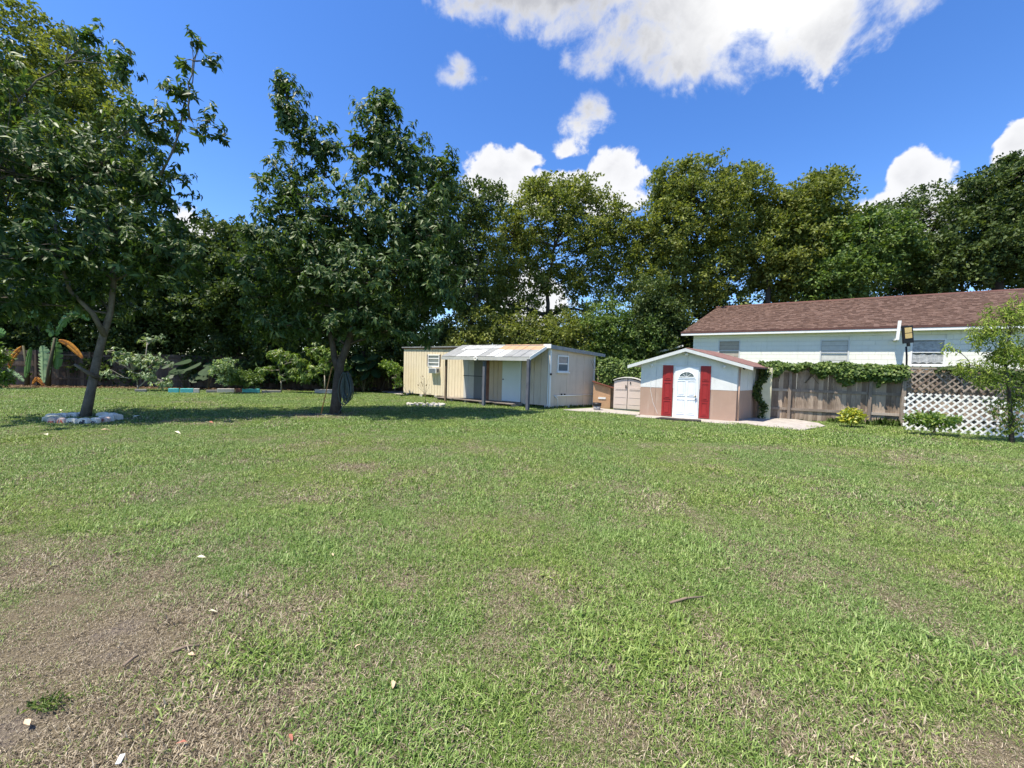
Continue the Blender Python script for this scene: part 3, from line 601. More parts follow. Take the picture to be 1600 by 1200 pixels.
# right end wall: boards along the slanted wall
FR = Fr(C_, B_); ang = FR.rz - F1.rz
er = bpy.data.objects.new('end_wall', None)
er = MB().box(.03, FR.L, .0, .03, .08, ztop - .22).build('end_wall', TAN, root); er.location = (Lx, 0, 0); er.rotation_euler = (0, 0, ang)
xx = .05; cuts = [FR.sz(p_, 600)[0] for p_ in (857, 885, 911, 926)]
for a, b in zip(cuts[:-1], cuts[1:]):
    w_ = b - a; k = 3 if w_ > .8 else 2
    for i in range(k):
        lo = a + w_ * i / k; hi = a + w_ * (i + 1) / k - (.012 if i == k - 1 else .002)
        tz = lambda s_: ztop - .02 - .2 * s_ / FR.L
        MB().hexa([(lo, -.022, .08), (hi, -.022, .08), (hi, -.002, .08), (lo, -.002, .08)], [(lo, -.022, tz(lo)), (hi, -.022, tz(hi)), (hi, -.002, tz(hi)), (lo, -.002, tz(lo))]).build('siding_panel', TAN, er)
MB().box(FR.L - .05, FR.L + .03, -.04, .04, .05, ztop - .2).build('corner_board', WHT, er)
MB().box(.0, .06, -.04, .03, .05, ztop - .01).build('corner_board', WHT, er)
q0 = FR.sz(870, 581, 0); q1 = FR.sz(888, 556, 0)
window(er, q0[0], q1[0], q0[1], q1[1], -.024, 1)
pz = FR.sz(890, 618)[1]; m_ = MB(); xa = FR.sz(862, 618)[0]; xb = FR.sz(926, 618)[0]; xc = FR.sz(868, 618)[0]
m_.tube([(xa + .1, -.06, pz), (xb - .02, -.06, pz + .02)], .018, 7); m_.tube([(xa + .1, -.06, pz), (xc + .05, -.09, pz - .12), (xc + .06, -.09, 0)], .016, 7); m_.build('pipe', WHT, er, True)
for s_ in (876, 881): q_ = FR.sz(s_, 616); MB().blob((q_[0], -.06, q_[1]), .035, .04, .035).build('wall_socket', BLK, er)
q_ = FR.sz(859, 584.5); MB().blob((q_[0], -.08, q_[1]), .05, .05, .05).build('wall_lamp', BLK, er)
for x_ in np.arange(.15, FR.L, .9): MB().box(x_, x_ + .3, -.01, .3, 0, .078).build('concrete_block', CONC, er)
# skid beams and deck
MB().box(.1, Lx, .1, .3, 0.02, .135).build('skid_beam', DKIN, root)
for x_ in np.arange(.3, Lx, 1.1): MB().box(x_, x_ + .2, -.06, .09, 0, .13).build('concrete_block', CONC, root)
pd = [s1(p_, 630, -1.1) for p_ in (698, 826)]; dx0, dx1 = s1(700, 630)[0], s1(808, 634, -.6)[0]
for k in range(6):
    y0 = -.10 - k * .135; MB().box(dx0, dx1 - random.uniform(0, .1), y0 - .125, y0, .125, .155).build('deck_board', BOARDW, root)
for x_ in np.linspace(dx0 + .1, dx1 - .15, 6): MB().box(x_, x_ + .12, -.86, -.1, 0, .122).build('deck_joist', BOARDW, root)
# porch roof
oy = -1.28
pxs = [(696, 628, POSTB), (755.5, 634, POSTW), (824, 641.5, POSTW)]; pl_ = [F1.loc(P(a, b)) for a, b, _ in pxs]
oy = sum(p_.y for p_ in pl_) / 3
zL = s1(694, 558, oy - .1)[1]; zR = s1(826, 561, oy - .1)[1]; ze = (zL + zR) / 2
for p_, (a, b, mt_) in zip(pl_, pxs):
    w_ = .045 if a < 700 else .06
    MB().box(p_.x - w_, p_.x + w_, p_.y - w_, p_.y + w_, 0, ze - .02).build('porch_post', mt_, root, bevel=.006)
rx0, rx1 = s1(690, 558, oy - .1)[0], s1(827, 560, oy - .1)[0]
tx0, tx1 = s1(721, 540)[0], s1(856, 540)[0]; zr = ztop + .06
# roof sheets: n sheets, two courses
ns = 11
def rp(t, v, dz=0):  # t along, v 0 eave .. 1 ridge
    x = (rx0 + (rx1 - rx0) * t) * (1 - v) + (tx0 + (tx1 - tx0) * t) * v; y = (oy - .1) * (1 - v) + .05 * v; return Vector((x, y, ze + .05 + (zr - ze - .05) * v + dz))
MB().hexa([rp(.001, .01, -.035), rp(.999, .01, -.035), rp(.999, .99, -.035), rp(.001, .99, -.035)], [rp(.001, .01, -.004), rp(.999, .01, -.004), rp(.999, .99, -.004), rp(.001, .99, -.004)]).build('roof_deck', BOARDW, root)  # unseen board added below the sheets to block light streaks through their gaps
mtl = [SHEETA, SHEETA, SHEETB, SHEETB, SHEETB, SHEETA, SHEETB, SHEETB, SHEETA, SHEETA, SHEETA]; mtu = [SHEETA, SHEETB, SHEETB, SHEETB, SHEETB, SHEETB, RUST, RUST, RUST, RUST, RUST]
for k in range(ns):
    for v0, v1, mm, dz in ((0, .56, mtl[k], .006), (.55, 1, mtu[k], 0)):
        t0 = k / ns + .002; t1_ = (k + 1) / ns - .002; e_ = random.uniform(0, .012) + dz
        MB().hexa([rp(t0, v0, e_), rp(t1_, v0, e_), rp(t1_, v1, e_), rp(t0, v1, e_)], [rp(t0, v0, e_ + .02), rp(t1_, v0, e_ + .02), rp(t1_, v1, e_ + .02), rp(t0, v1, e_ + .02)]).build('roof_sheet', mm, root)
MB().hexa([rp(.15, .57, .03), rp(.55, .6, .03), rp(.55, .66, .03), rp(.15, .63, .03)], [rp(.15, .57, .045), rp(.55, .6, .045), rp(.55, .66, .045), rp(.15, .63, .045)]).build('loose_batten', SHEETA, root)
MB().box(rx0, rx1, oy - .13, oy - .09, ze - .09, ze + .05).build('porch_fascia', mat('weathered_fascia', (.42, .43, .42), .7, .25, 3, .2), root)
def slab(a, b, h, w_, name, mt_):
    a = Vector(a); b = Vector(b); MB().hexa([a, b, b + Vector((w_, 0, 0)), a + Vector((w_, 0, 0))], [a + Vector((0, 0, h)), b + Vector((0, 0, h)), b + Vector((w_, 0, h)), a + Vector((w_, 0, h))]).build(name, mt_, root)
slab(rp(1, 0, -.12) + Vector((.005, 0, 0)), rp(1, 1, -.12) + Vector((.005, 0, 0)), .14, .03, 'rafter_board', WHT)
for t in (.02, .25, .5, .75, .97):
    slab(rp(t, .03, -.09), rp(t, .97, -.09), .085, .04, 'rafter', BOARDW)
wreath = MB()
fx = s1(743, 560, oy - .15)
for k in range(7): g = k * .9; wreath.blob((fx[0] + .07 * math.cos(g), oy - .16, ze - .03 + .06 * math.sin(g)), .05, .03, .04, 6, k)
wreath.build('porch_ornament', WHT, root)
# main roof
tp = ztop - .01
MB().hexa([(-.1, -.08, ztopL + .051), (Lx + .08, -.12, tp + .005), (bx_ + .35, by_ + .35, tp - .25), (-.1, dep + .3, tp - .25)], [(-.1, -.08, ztopL + .10), (Lx + .08, -.12, tp + .07), (bx_ + .35, by_ + .35, tp - .19), (-.1, dep + .3, tp - .19)]).build('roof', SHEETA, root)
MB().box(Lx - .25, Lx + .12, -.16, -.125, tp - .08, tp + .09).build('fascia', WHT, root)
MB().hexa([(Lx + .085, -.12, tp - .1), (Lx + .11, -.12, tp - .1), (bx_ + .385, by_ + .35, tp - .33), (bx_ + .36, by_ + .35, tp - .33)], [(Lx + .085, -.12, tp + .06), (Lx + .11, -.12, tp + .06), (bx_ + .385, by_ + .35, tp - .2), (bx_ + .36, by_ + .35, tp - .2)]).build('rake_board', SHEETA, root)

# ------------------------------------------------------------------ small white shed
WP = mat('white_block_paint', (.68, .68, .66), .75, .12, 3, .3, 30, .12, stain=(.48, .47, .42), stainamt=.4); BRN = mat('brown_paint', (.39, .265, .20), .75, .10, 2, .12, 50, .15, stain=(.46, .35, .28), stainamt=.6)
RED = mat('red_shutter', (.30, .022, .022), .45, .08, 4, .05, 50, .35); MET = mat('brass', (.35, .3, .2), .3, .1, metal=1)
DOORW = mat('door_white', (.76, .78, .80), .4, .03, 3, .02)
A2 = P(999, 649); C2 = P(1149, 659.5); B2 = P(1186, 652)
F2 = Fr(A2, C2); root = thing('white_shed', 'small white and brown shed with white door between red shutters', 'shed', F2.A, F2.rz)
s2 = F2.sz; L2 = F2.L
ze2 = (s2(1003, 567)[1] + s2(1150, 571)[1]) / 2; zm = (s2(1002, 605)[1] + s2(1149, 610)[1]) / 2
pk = s2(1071, 547.5); px2, zp = pk[0], pk[1]
bl = F2.loc(B2); bX, bY = bl.x, bl.y
dX, dY = bX - L2, bY
def gz(x): return zp - (zp - ze2) * (abs(x - px2) / (px2 if x < px2 else L2 - px2))
# front wall: brown below, white gable above, in vertical sheets
for a, b in zip((0, .55, L2 * .5, L2 - .9), (.55, L2 * .5, L2 - .9, L2)):
    MB().box(a + .003, b - .003, 0, .08, .0, zm - .002).build('wall_panel', BRN, root)
    xs_ = [a + .003] + ([px2] if a < px2 < b else []) + [b - .003]
    m_ = MB()
    n_ = len(xs_); vs_ = [(x, y, z_) for y in (-.004, .08) for x, z_ in [(x, zm + .002) for x in xs_] + [(x, gz(x)) for x in xs_]]
    f_ = []
    for i in range(n_ - 1): f_ += [(i, i + 1, n_ + i + 1, n_ + i), (2 * n_ + i + 1, 2 * n_ + i, 3 * n_ + i, 3 * n_ + i + 1), (n_ + i, n_ + i + 1, 3 * n_ + i + 1, 3 * n_ + i), (i + 1, i, 2 * n_ + i, 2 * n_ + i + 1)]
    f_ += [(0, n_, 3 * n_, 2 * n_), (n_ - 1, 3 * n_ - 1, 4 * n_ - 1, 2 * n_ - 1)]
    m_.add(vs_, f_).build('gable_panel', WP, root)
# body behind
def off2(x, y): return (x + dX * y / dY, y)
MB().hexa([(.02, .085, 0), (L2 - .09, .085, 0), (bX - .09, bY, 0), (dX + .02, bY, 0)], [(.02, .085, ze2 - .05), (L2 - .09, .085, ze2 - .05), (bX - .09, bY, ze2 - .05), (dX + .02, bY, ze2 - .05)]).build('wall', WP, root)
F2r = Fr(C2, B2); sw = MB().box(.0, F2r.L, .02, .08, 0, zm - .003).build('side_wall', BRN, root); sw.location = (L2, 0, 0); sw.rotation_euler = (0, 0, F2r.rz - F2.rz)
MB().box(.0, F2r.L, .012, .07, zm, ze2 - .02).build('upper_wall', WP, sw)
for t in (0.02, .42, .7, .93): MB().box(F2r.L * t, F2r.L * t + .06, -.006, .01, zm, ze2 - .03).build('batten', WHT, sw)
MB().tube([(.07, -.05, .02), (.05, -.05, ze2 - .1)], .025, 8).build('conduit', mat('brown_conduit', (.5, .33, .24), .6), sw, True)
for k, (py0, py1) in enumerate(((576, 592),)): pass
MB().blob((s2(1160, 573)[0] - L2 + .1, -.12, ze2 - .1), .05, .05, .05).build('wall_lamp', BLK, sw)
# door
dl, dr = s2(1051.5, 620, -.03)[0], s2(1092, 620, -.03)[0]; dz1 = s2(1071, 572, -.03)[1]; dz0 = .03
door = MB().box(dl + .04, dr - .04, -.045, -.006, dz0, dz1 - .04).build('door', DOORW, root, bevel=.004)
fm_ = MB(); fm_.box(dl, dl + .035, -.03, -.006, 0, dz1); fm_.box(dr - .035, dr, -.03, -.006, 0, dz1); fm_.box(dl + .035, dr - .035, -.03, -.006, dz1 - .035, dz1); fm_.build('door_frame', WHT, root)
dw = dr - dl; dc = (dl + dr) / 2; dh = dz1 - dz0
def raised(par, x0, x1, z0, z1, y, mt_, name='door_panel'):
    m_ = MB(); m_.box(x0, x0 + .02, y - .012, y, z0, z1); m_.box(x1 - .02, x1, y - .012, y, z0, z1); m_.box(x0 + .02, x1 - .02, y - .012, y, z0, z0 + .02); m_.box(x0 + .02, x1 - .02, y - .012, y, z1 - .02, z1)
    m_.box(x0 + .055, x1 - .055, y - .010, y, z0 + .055, z1 - .055); return m_.build(name, mt_, par)
for sx in (-1, 1):
    a, b = (dc - dw * .36, dc - dw * .04) if sx < 0 else (dc + dw * .04, dc + dw * .36)
    raised(door, a, b, dz0 + dh * .07, dz0 + dh * .36, -.046, DOORW); raised(door, a, b, dz0 + dh * .42, dz0 + dh * .72, -.046, DOORW)
# fan light
m_ = MB(); rr = dw * .29; fz = dz0 + dh * .785; n_ = 14
vs_ = [(dc, -.052, fz)] + [(dc + rr * math.cos(math.pi * k / n_), -.052, fz + rr * .78 * math.sin(math.pi * k / n_)) for k in range(n_ + 1)]
m_.add(vs_, [(0, k + 2, k + 1) for k in range(n_)]); m_.build('fanlight', GLASS, door)
m_ = MB(); m_.tube([(dc + rr * math.cos(math.pi * k / n_), -.055, fz + rr * .78 * math.sin(math.pi * k / n_)) for k in range(n_ + 1)], .014, 6); m_.tube([(dc - rr - .02, -.055, fz), (dc + rr + .02, -.055, fz)], .014, 6)
for g in (50, 90, 130): m_.tube([(dc, -.056, fz), (dc + rr * math.cos(R(g)), -.056, fz + rr * .78 * math.sin(R(g)))], .006, 5)
m_.build('fanlight_frame', DOORW, door)
MB().box(dc - rr - .05, dc + rr + .05, -.06, -.046, fz - .07, fz - .05).build('door_shelf', DOORW, door)
MB().blob((dr - .12, -.085, dz0 + dh * .43), .03, .035, .03, 10).build('door_knob', MET, door)
MB().blob((dr - .12, -.065, dz0 + dh * .36), .022, .02, .022, 10).build('deadbolt', BLK, door)
for a, b in ((1034.5, 1050.5), (1093.5, 1109.5)):
    x0, x1 = s2(a, 612, -.02)[0] , s2(b, 612, -.02)[0]
    z0, z1 = .06, dz1 + .02
    sh_ = MB().box(x0, x1, -.035, -.006, z0, z1).build('shutter', RED, root, bevel=.004)
    h_ = z1 - z0
    for u, v_ in ((.04, .30), (.34, .66), (.71, .96)): raised(sh_, x0 + .05, x1 - .05, z0 + h_ * u, z0 + h_ * v_, -.036, RED, 'shutter_panel')
MB().box(s2(1034, 572)[0], s2(1110, 572)[0], -.03, -.005, dz1 + .022, dz1 + .045).build('lintel_trim', WHT, root)
for a, b in ((1018.5, 571), (1131.5, 573)):
    q_ = s2(a, b); l_ = MB().blob((q_[0], -.07, q_[1]), .05, .05, .06, 8, 1, .03).build('wall_lamp', WHT, root)
q_ = s2(1072.5, 553, -.1); MB().blob((q_[0], -.09, q_[1]), .07, .06, .07, 10, 1, .03).build('gable_lamp', WHT, root)
m_ = MB(); q_ = s2(1015, 640); q2 = s2(1017, 575); m_.tube([(q2[0], -.012, q2[1]), (q2[0] + .02, -.012, 1.0), (q2[0] + .12, -.012, .55), (q2[0] + .3, -.012, .12)], .006, 5); m_.build('cable', WHT, root)
# roof
ovl, ovr = .48, .42; rt = .05; RFM = mat('shed_roof_red', (.20, .11, .095), .8, .5, 5, .3, 40); FAS = mat('shed_fascia', (.60, .61, .60), .6, .15, 4, .1)
sl1 = (zp - ze2) / px2; sl2 = (zp - ze2) / (L2 - px2)
xl, xr = -ovl, L2 + ovr
fy = -.22
zl_ = zp - sl1 * (px2 - xl); zr_ = zp - sl2 * (xr - px2)
for (xa_, za_, xb_, zb_, nm) in ((xl, zl_, px2, zp, 'left'), (px2, zp, xr, zr_, 'right')):
    a0, b0 = Vector((xa_, fy, za_ + .02)), Vector((xb_, fy, zb_ + .02)); sh = Vector((dX * (bY + .25) / dY, bY + .3 - fy, 0)); up = Vector((0, 0, .05))
    MB().hexa([a0, b0, b0 + sh, a0 + sh], [a0 + up, b0 + up, b0 + sh + up, a0 + sh + up]).build('roof', RFM if nm == 'right' else SHEETB, root)
    a1 = a0 + Vector((0, -.03, -.07)); b1_ = b0 + Vector((0, -.03, -.07)); o_ = Vector((0, .027, 0)); u_ = Vector((0, 0, .115))
    MB().hexa([a1, b1_, b1_ + o_, a1 + o_], [a1 + u_, b1_ + u_, b1_ + o_ + u_, a1 + o_ + u_]).build('rake_board', FAS, root)
for k in range(9):
    t = k / 9; xa_ = px2 + (xr - px2) * t; z_ = zp - sl2 * (xa_ - px2); xb_ = px2 + (xr - px2) * (t + .105); zz_ = zp - sl2 * (xb_ - px2)
    sh = Vector((dX * (bY + .25) / dY, bY + .3 - fy, 0)); a0 = Vector((xa_, fy, z_ + .073 + .012)); b0 = Vector((xb_, fy, zz_ + .073)); up = Vector((0, 0, .008))
    MB().hexa([a0, b0, b0 + sh, a0 + sh], [a0 + up, b0 + up, b0 + sh + up, a0 + sh + up]).build('roof_strip', RFM, root)

# cream post with creeper at the right of the white shed
pc = P(1194, 655); root = thing('cream_post', 'cream painted square post with creeper, between white shed and board fence', 'post', pc, F2.rz)
h_ = 1.95; MB().box(-.17, .17, -.13, .13, 0, h_).build('post_shaft', mat('cream_paint', (.56, .52, .36), .8, .2, 4, .2, stain=(.25, .3, .15), stainamt=.5), root, bevel=.015)
n = 900; t = rng.random(n) ** .7; pos = np.stack([-.2 + .14 * np.sin(t * 9) + rng.normal(size=n) * .05, -.17 + rng.normal(size=n) * .03, t * 1.95 + .05], 1)
foliage('creeper', pos, unit(n) + np.array([0, -.3, -.5]), unit(n) + np.array([0, -.6, .4]), .10, .08, L_DARK, root, 'B')

# white thing far behind: low roof of a neighbour behind the shed
nb_ = D(1035, 548, 23.0); root = thing('lean_to_roof', 'pale low roof edge of a lean-to just left of the brown roofed house', 'lean-to', (nb_.x, nb_.y, 0), R(-25))
MB().hexa([(-1.0, 0, nb_.z - .35), (1.1, 0, nb_.z + .25), (1.1, 1.5, nb_.z + .25), (-1.0, 1.5, nb_.z - .35)], [(-1.0, 0, nb_.z - .25), (1.1, 0, nb_.z + .35), (1.1, 1.5, nb_.z + .35), (-1.0, 1.5, nb_.z - .25)]).build('roof', WHT, root)
MB().box(-.9, 1.05, .15, .2, 0, nb_.z - .34).build('wall', TAN, root)

# ------------------------------------------------------------------ resin shed
RES = mat('beige_resin', (.56, .47, .42), .6, .06, 3, .05); RESR = mat('resin_roof', (.50, .49, .45), .6, .08)
A3, B3 = P(958, 640), P(1001, 643); F3 = Fr(A3, B3); root = thing('resin_shed', 'beige resin storage cabinet with two doors and curved top, left of the white shed', 'shed', F3.A, F3.rz)
L3 = F3.L; zc = F3.sz(981, 591)[1]; ze3 = F3.sz(960, 595)[1]; dp = .9
for k, (a, b) in enumerate(((0.0, L3 / 2 - .012), (L3 / 2 + .012, L3))):
    r3 = MB(); za, zb3 = (ze3, zc) if k == 0 else (zc, ze3)
    r3.hexa([(a, 0, .06), (b, 0, .06), (b, .04, .06), (a, .04, .06)], [(a, 0, za), (b, 0, zb3), (b, .04, zb3), (a, .04, za)]); dd = r3.build('door', RES, root, bevel=.006)
    for z_ in (.25, .55, .85, 1.15): 
        if z_ < ze3 - .1: MB().box(a + .05, b - .05, -.008, -.002, z_, z_ + .02).build('door_rib', RES, dd)
    MB().box(a + .06, b - .06, -.014, -.002, ze3 * .72, ze3 * .80).build('door_rib', RES, dd)
hd = MB().box(L3 / 2 - .09, L3 / 2 - .05, -.04, -.004, .95, 1.08).build('handle', BLK, root)
MB().box(L3 / 2 + .09, L3 / 2 + .13, -.03, -.004, zc - .22, zc - .15).build('latch', BLK, root)
MB().box(0, L3, .045, dp, .0, ze3).build('body', RES, root)
MB().box(L3 / 2 - .012, L3 / 2 + .012, .02, .044, .06, zc).build('door_gap', BLK, root)
m_ = MB(); n_ = 8
for k in range(n_):
    t0, t1_ = k / n_, (k + 1) / n_; f3 = lambda t: (-.04 + (L3 + .08) * t, ze3 + .01 + (zc - ze3) * math.sin(math.pi * t) ** .8)
    (xa_, za), (xb_, zb3) = f3(t0), f3(t1_); m_.hexa([(xa_, -.05, za), (xb_, -.05, zb3), (xb_, dp + .05, zb3 + .05), (xa_, dp + .05, za + .05)], [(xa_, -.05, za + .03), (xb_, -.05, zb3 + .03), (xb_, dp + .05, zb3 + .09), (xa_, dp + .05, za + .09)])
m_.build('roof', RESR, root)
# dog house like box + bucket
pd_ = P(934, 638); root = thing('plywood_hutch', 'orange brown plywood hutch with dark sloping roof beside the long shed', 'hutch', (pd_.x - .1, pd_.y, 0), R(-8))
PLY = mat('plywood', (.46, .28, .16), .8, .25, 4, .2)
MB().hexa([(-.1, 0, 0), (.62, 0, 0), (.62, .5, 0), (-.1, .5, 0)], [(-.1, 0, 1.12), (.62, 0, .92), (.62, .5, .92), (-.1, .5, 1.12)]).build('hutch_body', PLY, root)
MB().hexa([(-.15, -.1, 1.15), (.75, -.1, .90), (.75, .6, .90), (-.15, .6, 1.15)], [(-.15, -.1, 1.21), (.75, -.1, .96), (.75, .6, .96), (-.15, .6, 1.21)]).build('roof', REDT, root)
MB().box(.1, .42, -.02, -.003, .42, .5).build('hutch_label', WHT, root)
pb_ = P(932.5, 641.5); root = thing('bucket', 'grey bucket with black rim standing in front of the plywood hutch', 'bucket', pb_)
MB().tube([(0, 0, 0), (0, 0, .2)], [.13, .16], 14).build('bucket_wall', mat('grey_plastic', (.28, .28, .28), .5), root, True)
MB().tube([(0, 0, .205), (0, 0, .33)], [.175, .18], 14).build('rim', BLK, root, True)

# ------------------------------------------------------------------ neighbour house
HW = mat('house_white', (.76, .75, .66), .8, .05, 1.5, .1, 40, .1, stain=(.56, .56, .44), stainamt=.35); BRC = mat('brown_fascia', (.10, .045, .035), .6); 
K = 1200.0
def eave_pt(px, py): 
    # depth law measured along the fascia
    hz = 574 + math.tan(R(1.6)) * (px - 800); Yd = K / (hz - py); return D(px, py, Yd)
e0, e1 = eave_pt(1065, 524.5), eave_pt(1505, 515); FH0 = Fr(e0, e1); ov = .32
wallA = e0 + FH0.n * ov; zE = (e0.z + e1.z) / 2
FH = Fr(wallA, wallA + FH0.u * 20); root = thing('house', 'white block house with brown shingle roof behind the board fence', 'house', FH.A, FH.rz)
hx0 = FH.sz(1083, 540)[0]; hx1 = 19.0
ztopw = zE + .02
wins = []
for (a, b, t_, b_) in ((1123, 1157, 532, 560), (1282, 1328, 531, 572), (1424, 1479, 530, 571)):
    xa_, zt_ = FH.sz(a, t_); xb_, _ = FH.sz(b, t_); _, zb_ = FH.sz((a + b) / 2, b_); wins.append((xa_, xb_, min(zb_, zt_ - 1.05), zt_))
# courses of blocks, running bond, broken at the windows
m_ = MB(); ch = .205; nrow = int(ztopw / ch) + 1
for r_i in range(4, nrow):
    z0 = r_i * ch; z1 = min(z0 + ch - .006, ztopw)
    if z1 - z0 < .02: continue
    x = hx0; first = True
    while x < hx1:
        w_ = .41 if not (first and r_i % 2) else .205; first = False
        xa_, xb_ = x + .002, min(x + w_, hx1) - .002; x += w_
        segs_ = [(xa_, xb_)]
        for (wa, wb, wz0, wz1) in wins:
            if z1 > wz0 + .02 and z0 < wz1 - .02:
                ns_ = []
                for (p_, q_) in segs_:
                    if q_ <= wa or p_ >= wb: ns_.append((p_, q_))
                    else:
                        if p_ < wa - .01: ns_.append((p_, wa))
                        if q_ > wb + .01: ns_.append((wb, q_))
                segs_ = ns_
        for (p_, q_) in segs_: m_.box(p_, q_, 0 + random.uniform(0, .0015), .05, z0, z1)
o = m_.build('wall_block_courses', HW, root); o['kind'] = 'stuff'
MB().box(hx0, hx1, .051, .2, 0, ztopw).build('wall', HW, root)
MB().box(hx0, hx1, .006, .05, 0, 4 * ch - .002).build('wall_base', HW, root)
MB().box(hx0, hx0 + .15, .21, 8.4, 0, ztopw).build('end_wall', HW, root)
CURT = mat('lace_curtain', (.36, .37, .37), .8, .7, 14, .2, 90); BLND = mat('blind', (.50, .50, .46), .7, .2, 6); BLND2 = mat('blind_tan', (.36, .32, .26), .7, .2, 6)
GL2 = mat('window_glass_dark', (.05, .055, .06), .05, .3, 1.5, 0, 4, .9)
def blind(mt_, n=6, lo=.0):
    def f(w_, x0, x1, y, z0, z1):
        for k in range(n):
            a = z0 + (z1 - z0) * (lo + (1 - lo) * k / n); b = z0 + (z1 - z0) * (lo + (1 - lo) * (k + .93) / n)
            MB().box(x0 + .01, x1 - .01, y - .006 - .004 * (k % 2), y - .001, a, b).build('blind_slat', mt_, w_)
    return f
def lace(w_, x0, x1, y, z0, z1):
    n_ = 26; m_ = MB()
    for tier in (0, 1):
        za = z0 + (z1 - z0) * (.02 + .5 * tier); zb_ = za + (z1 - z0) * .44
        vs_ = []; 
        for k in range(n_ + 1):
            t = k / n_; yy = y - .008 - .005 * math.sin(k * 1.9); cut = .06 * abs(math.sin(t * math.pi * 4)) if tier == 0 else .0
            vs_ += [(x0 + (x1 - x0) * t, yy, za + cut), (x0 + (x1 - x0) * t, yy, zb_ - (.08 * abs(math.sin(t * 9)) if tier == 0 else 0))]
        m_.add(vs_, [(2 * k, 2 * k + 2, 2 * k + 3, 2 * k + 1) for k in range(n_)])
    m_.build('curtain', CURT, w_)
for k, (a, b, z0, z1) in enumerate(wins):
    window(root, a, b, z0, z1, .040, 1, mat('window_frame_grey', (.55, .56, .55), .5, .1) if k < 2 else WHT, GL2, .05, .055, [blind(BLND2, 5), blind(BLND, 5), lace][k])
# white trim board across the eave and the leaning plank
q0 = FH.sz(1402, 531, -.05); q1 = FH.sz(1406, 500, -.6)
pk_ = FH.sz(1402, 531, -.45); pk2 = FH.sz(1406, 501, -.45)
MB().hexa([(pk_[0] - .05, -.47, pk_[1]), (pk_[0] + .05, -.47, pk_[1]), (pk_[0] + .05, -.43, pk_[1]), (pk_[0] - .05, -.43, pk_[1])], [(pk2[0] - .05, -.47, pk2[1]), (pk2[0] + .05, -.47, pk2[1]), (pk2[0] + .05, -.43, pk2[1]), (pk2[0] - .05, -.43, pk2[1])]).build('white_mast', WHT, root)
MB().box(pk_[0] - .07, pk_[0] + .07, -.43, 0, pk_[1] - .02, pk_[1] + .05).build('mast_bracket', WHT, root)
# roof
rb = 4.4
ez = zE + .16
rl = FH.sz(1122, 478, rb); rr_ = FH.sz(1575, 456.5, rb); zR_ = (rl[1] + rr_[1]) / 2
xe0 = -.02; xr0 = rl[0]; xr1 = hx1 + .3
SHG = mat('roof_shingle', (.2, .1, .08), .9, .25, 8, .5, 60, .1, attr='rnd', cols=[(.088, .055, .044), (.112, .070, .055), (.132, .085, .068), (.16, .107, .088)])
ey = -ov
MB().hexa([(xe0, ey, ez - .05), (xr1, ey, ez - .05), (xr1, rb, zR_ - .05), (xr0, rb, zR_ - .05)], [(xe0, ey, ez), (xr1, ey, ez), (xr1, rb, zR_), (xr0, rb, zR_)]).build('roof_deck', BRC, root)
MB().hexa([(xr0, rb, zR_ - .05), (xr1, rb, zR_ - .05), (xr1, 2 * rb + ov, ez - .05), (xe0, 2 * rb + ov, ez - .05)], [(xr0, rb, zR_), (xr1, rb, zR_), (xr1, 2 * rb + ov, ez), (xe0, 2 * rb + ov, ez)]).build('roof_back', SHG, root, attr='rnd')
MB().add([(xe0, ey, ez + .001), (xr0, rb, zR_ + .001), (xe0, 2 * rb + ov, ez + .001)], [(0, 1, 2)]).build('roof_hip', SHG, root, attr='rnd')
m_ = MB(); sl = Vector((0, rb - ey, zR_ - ez)); SL = sl.length; sl = sl.normalized(); nn = Vector((0, -sl.z, sl.y)); rows = int(SL / .14)
for r_i in range(rows):
    v0 = r_i * SL / rows; v1 = (r_i + 1.15) * SL / rows; v1 = min(v1, SL); xmin = xe0 + (xr0 - xe0) * (v0 / SL); x = xmin - random.uniform(0, .3)
    while x < xr1:
        w_ = random.choice((.10, .14, .2)); a = max(x, xmin); b = min(x + w_ - .006, xr1); x += w_
        if b - a < .02: continue
        th = random.choice((.008, .014, .02)); o0 = Vector((0, ey, ez)) + sl * v0 + nn * .004; o1 = Vector((0, ey, ez)) + sl * v1 + nn * .001
        m_.hexa([o0 + Vector((a, 0, 0)), o0 + Vector((b, 0, 0)), o1 + Vector((b, 0, 0)), o1 + Vector((a, 0, 0))], [o0 + nn * th + Vector((a, 0, 0)), o0 + nn * th + Vector((b, 0, 0)), o1 + nn * .003 + Vector((b, 0, 0)), o1 + nn * .003 + Vector((a, 0, 0))], random.random())
o = m_.build('roof_shingles', SHG, root, attr='rnd'); o['kind'] = 'stuff'
MB().hexa([(xr0 - .1, rb - .12, zR_ - .03), (xr1, rb - .12, zR_ - .03), (xr1, rb + .12, zR_ - .03), (xr0 - .1, rb + .12, zR_ - .03)], [(xr0 - .1, rb - .02, zR_ + .05), (xr1, rb - .02, zR_ + .05), (xr1, rb + .02, zR_ + .05), (xr0 - .1, rb + .02, zR_ + .05)]).build('ridge_cap', BRC, root)
MB().box(xe0 - .02, xr1, ey - .035, ey - .004, ez - .05, ez + .045).build('drip_edge', BRC, root)
MB().box(xe0, xr1, ey - .022, ey - .002, ez - .155, ez - .052).build('fascia', WHT, root)
MB().box(xe0, xr1, ey, .0, ez - .150, ez - .13).build('soffit', HW, root)

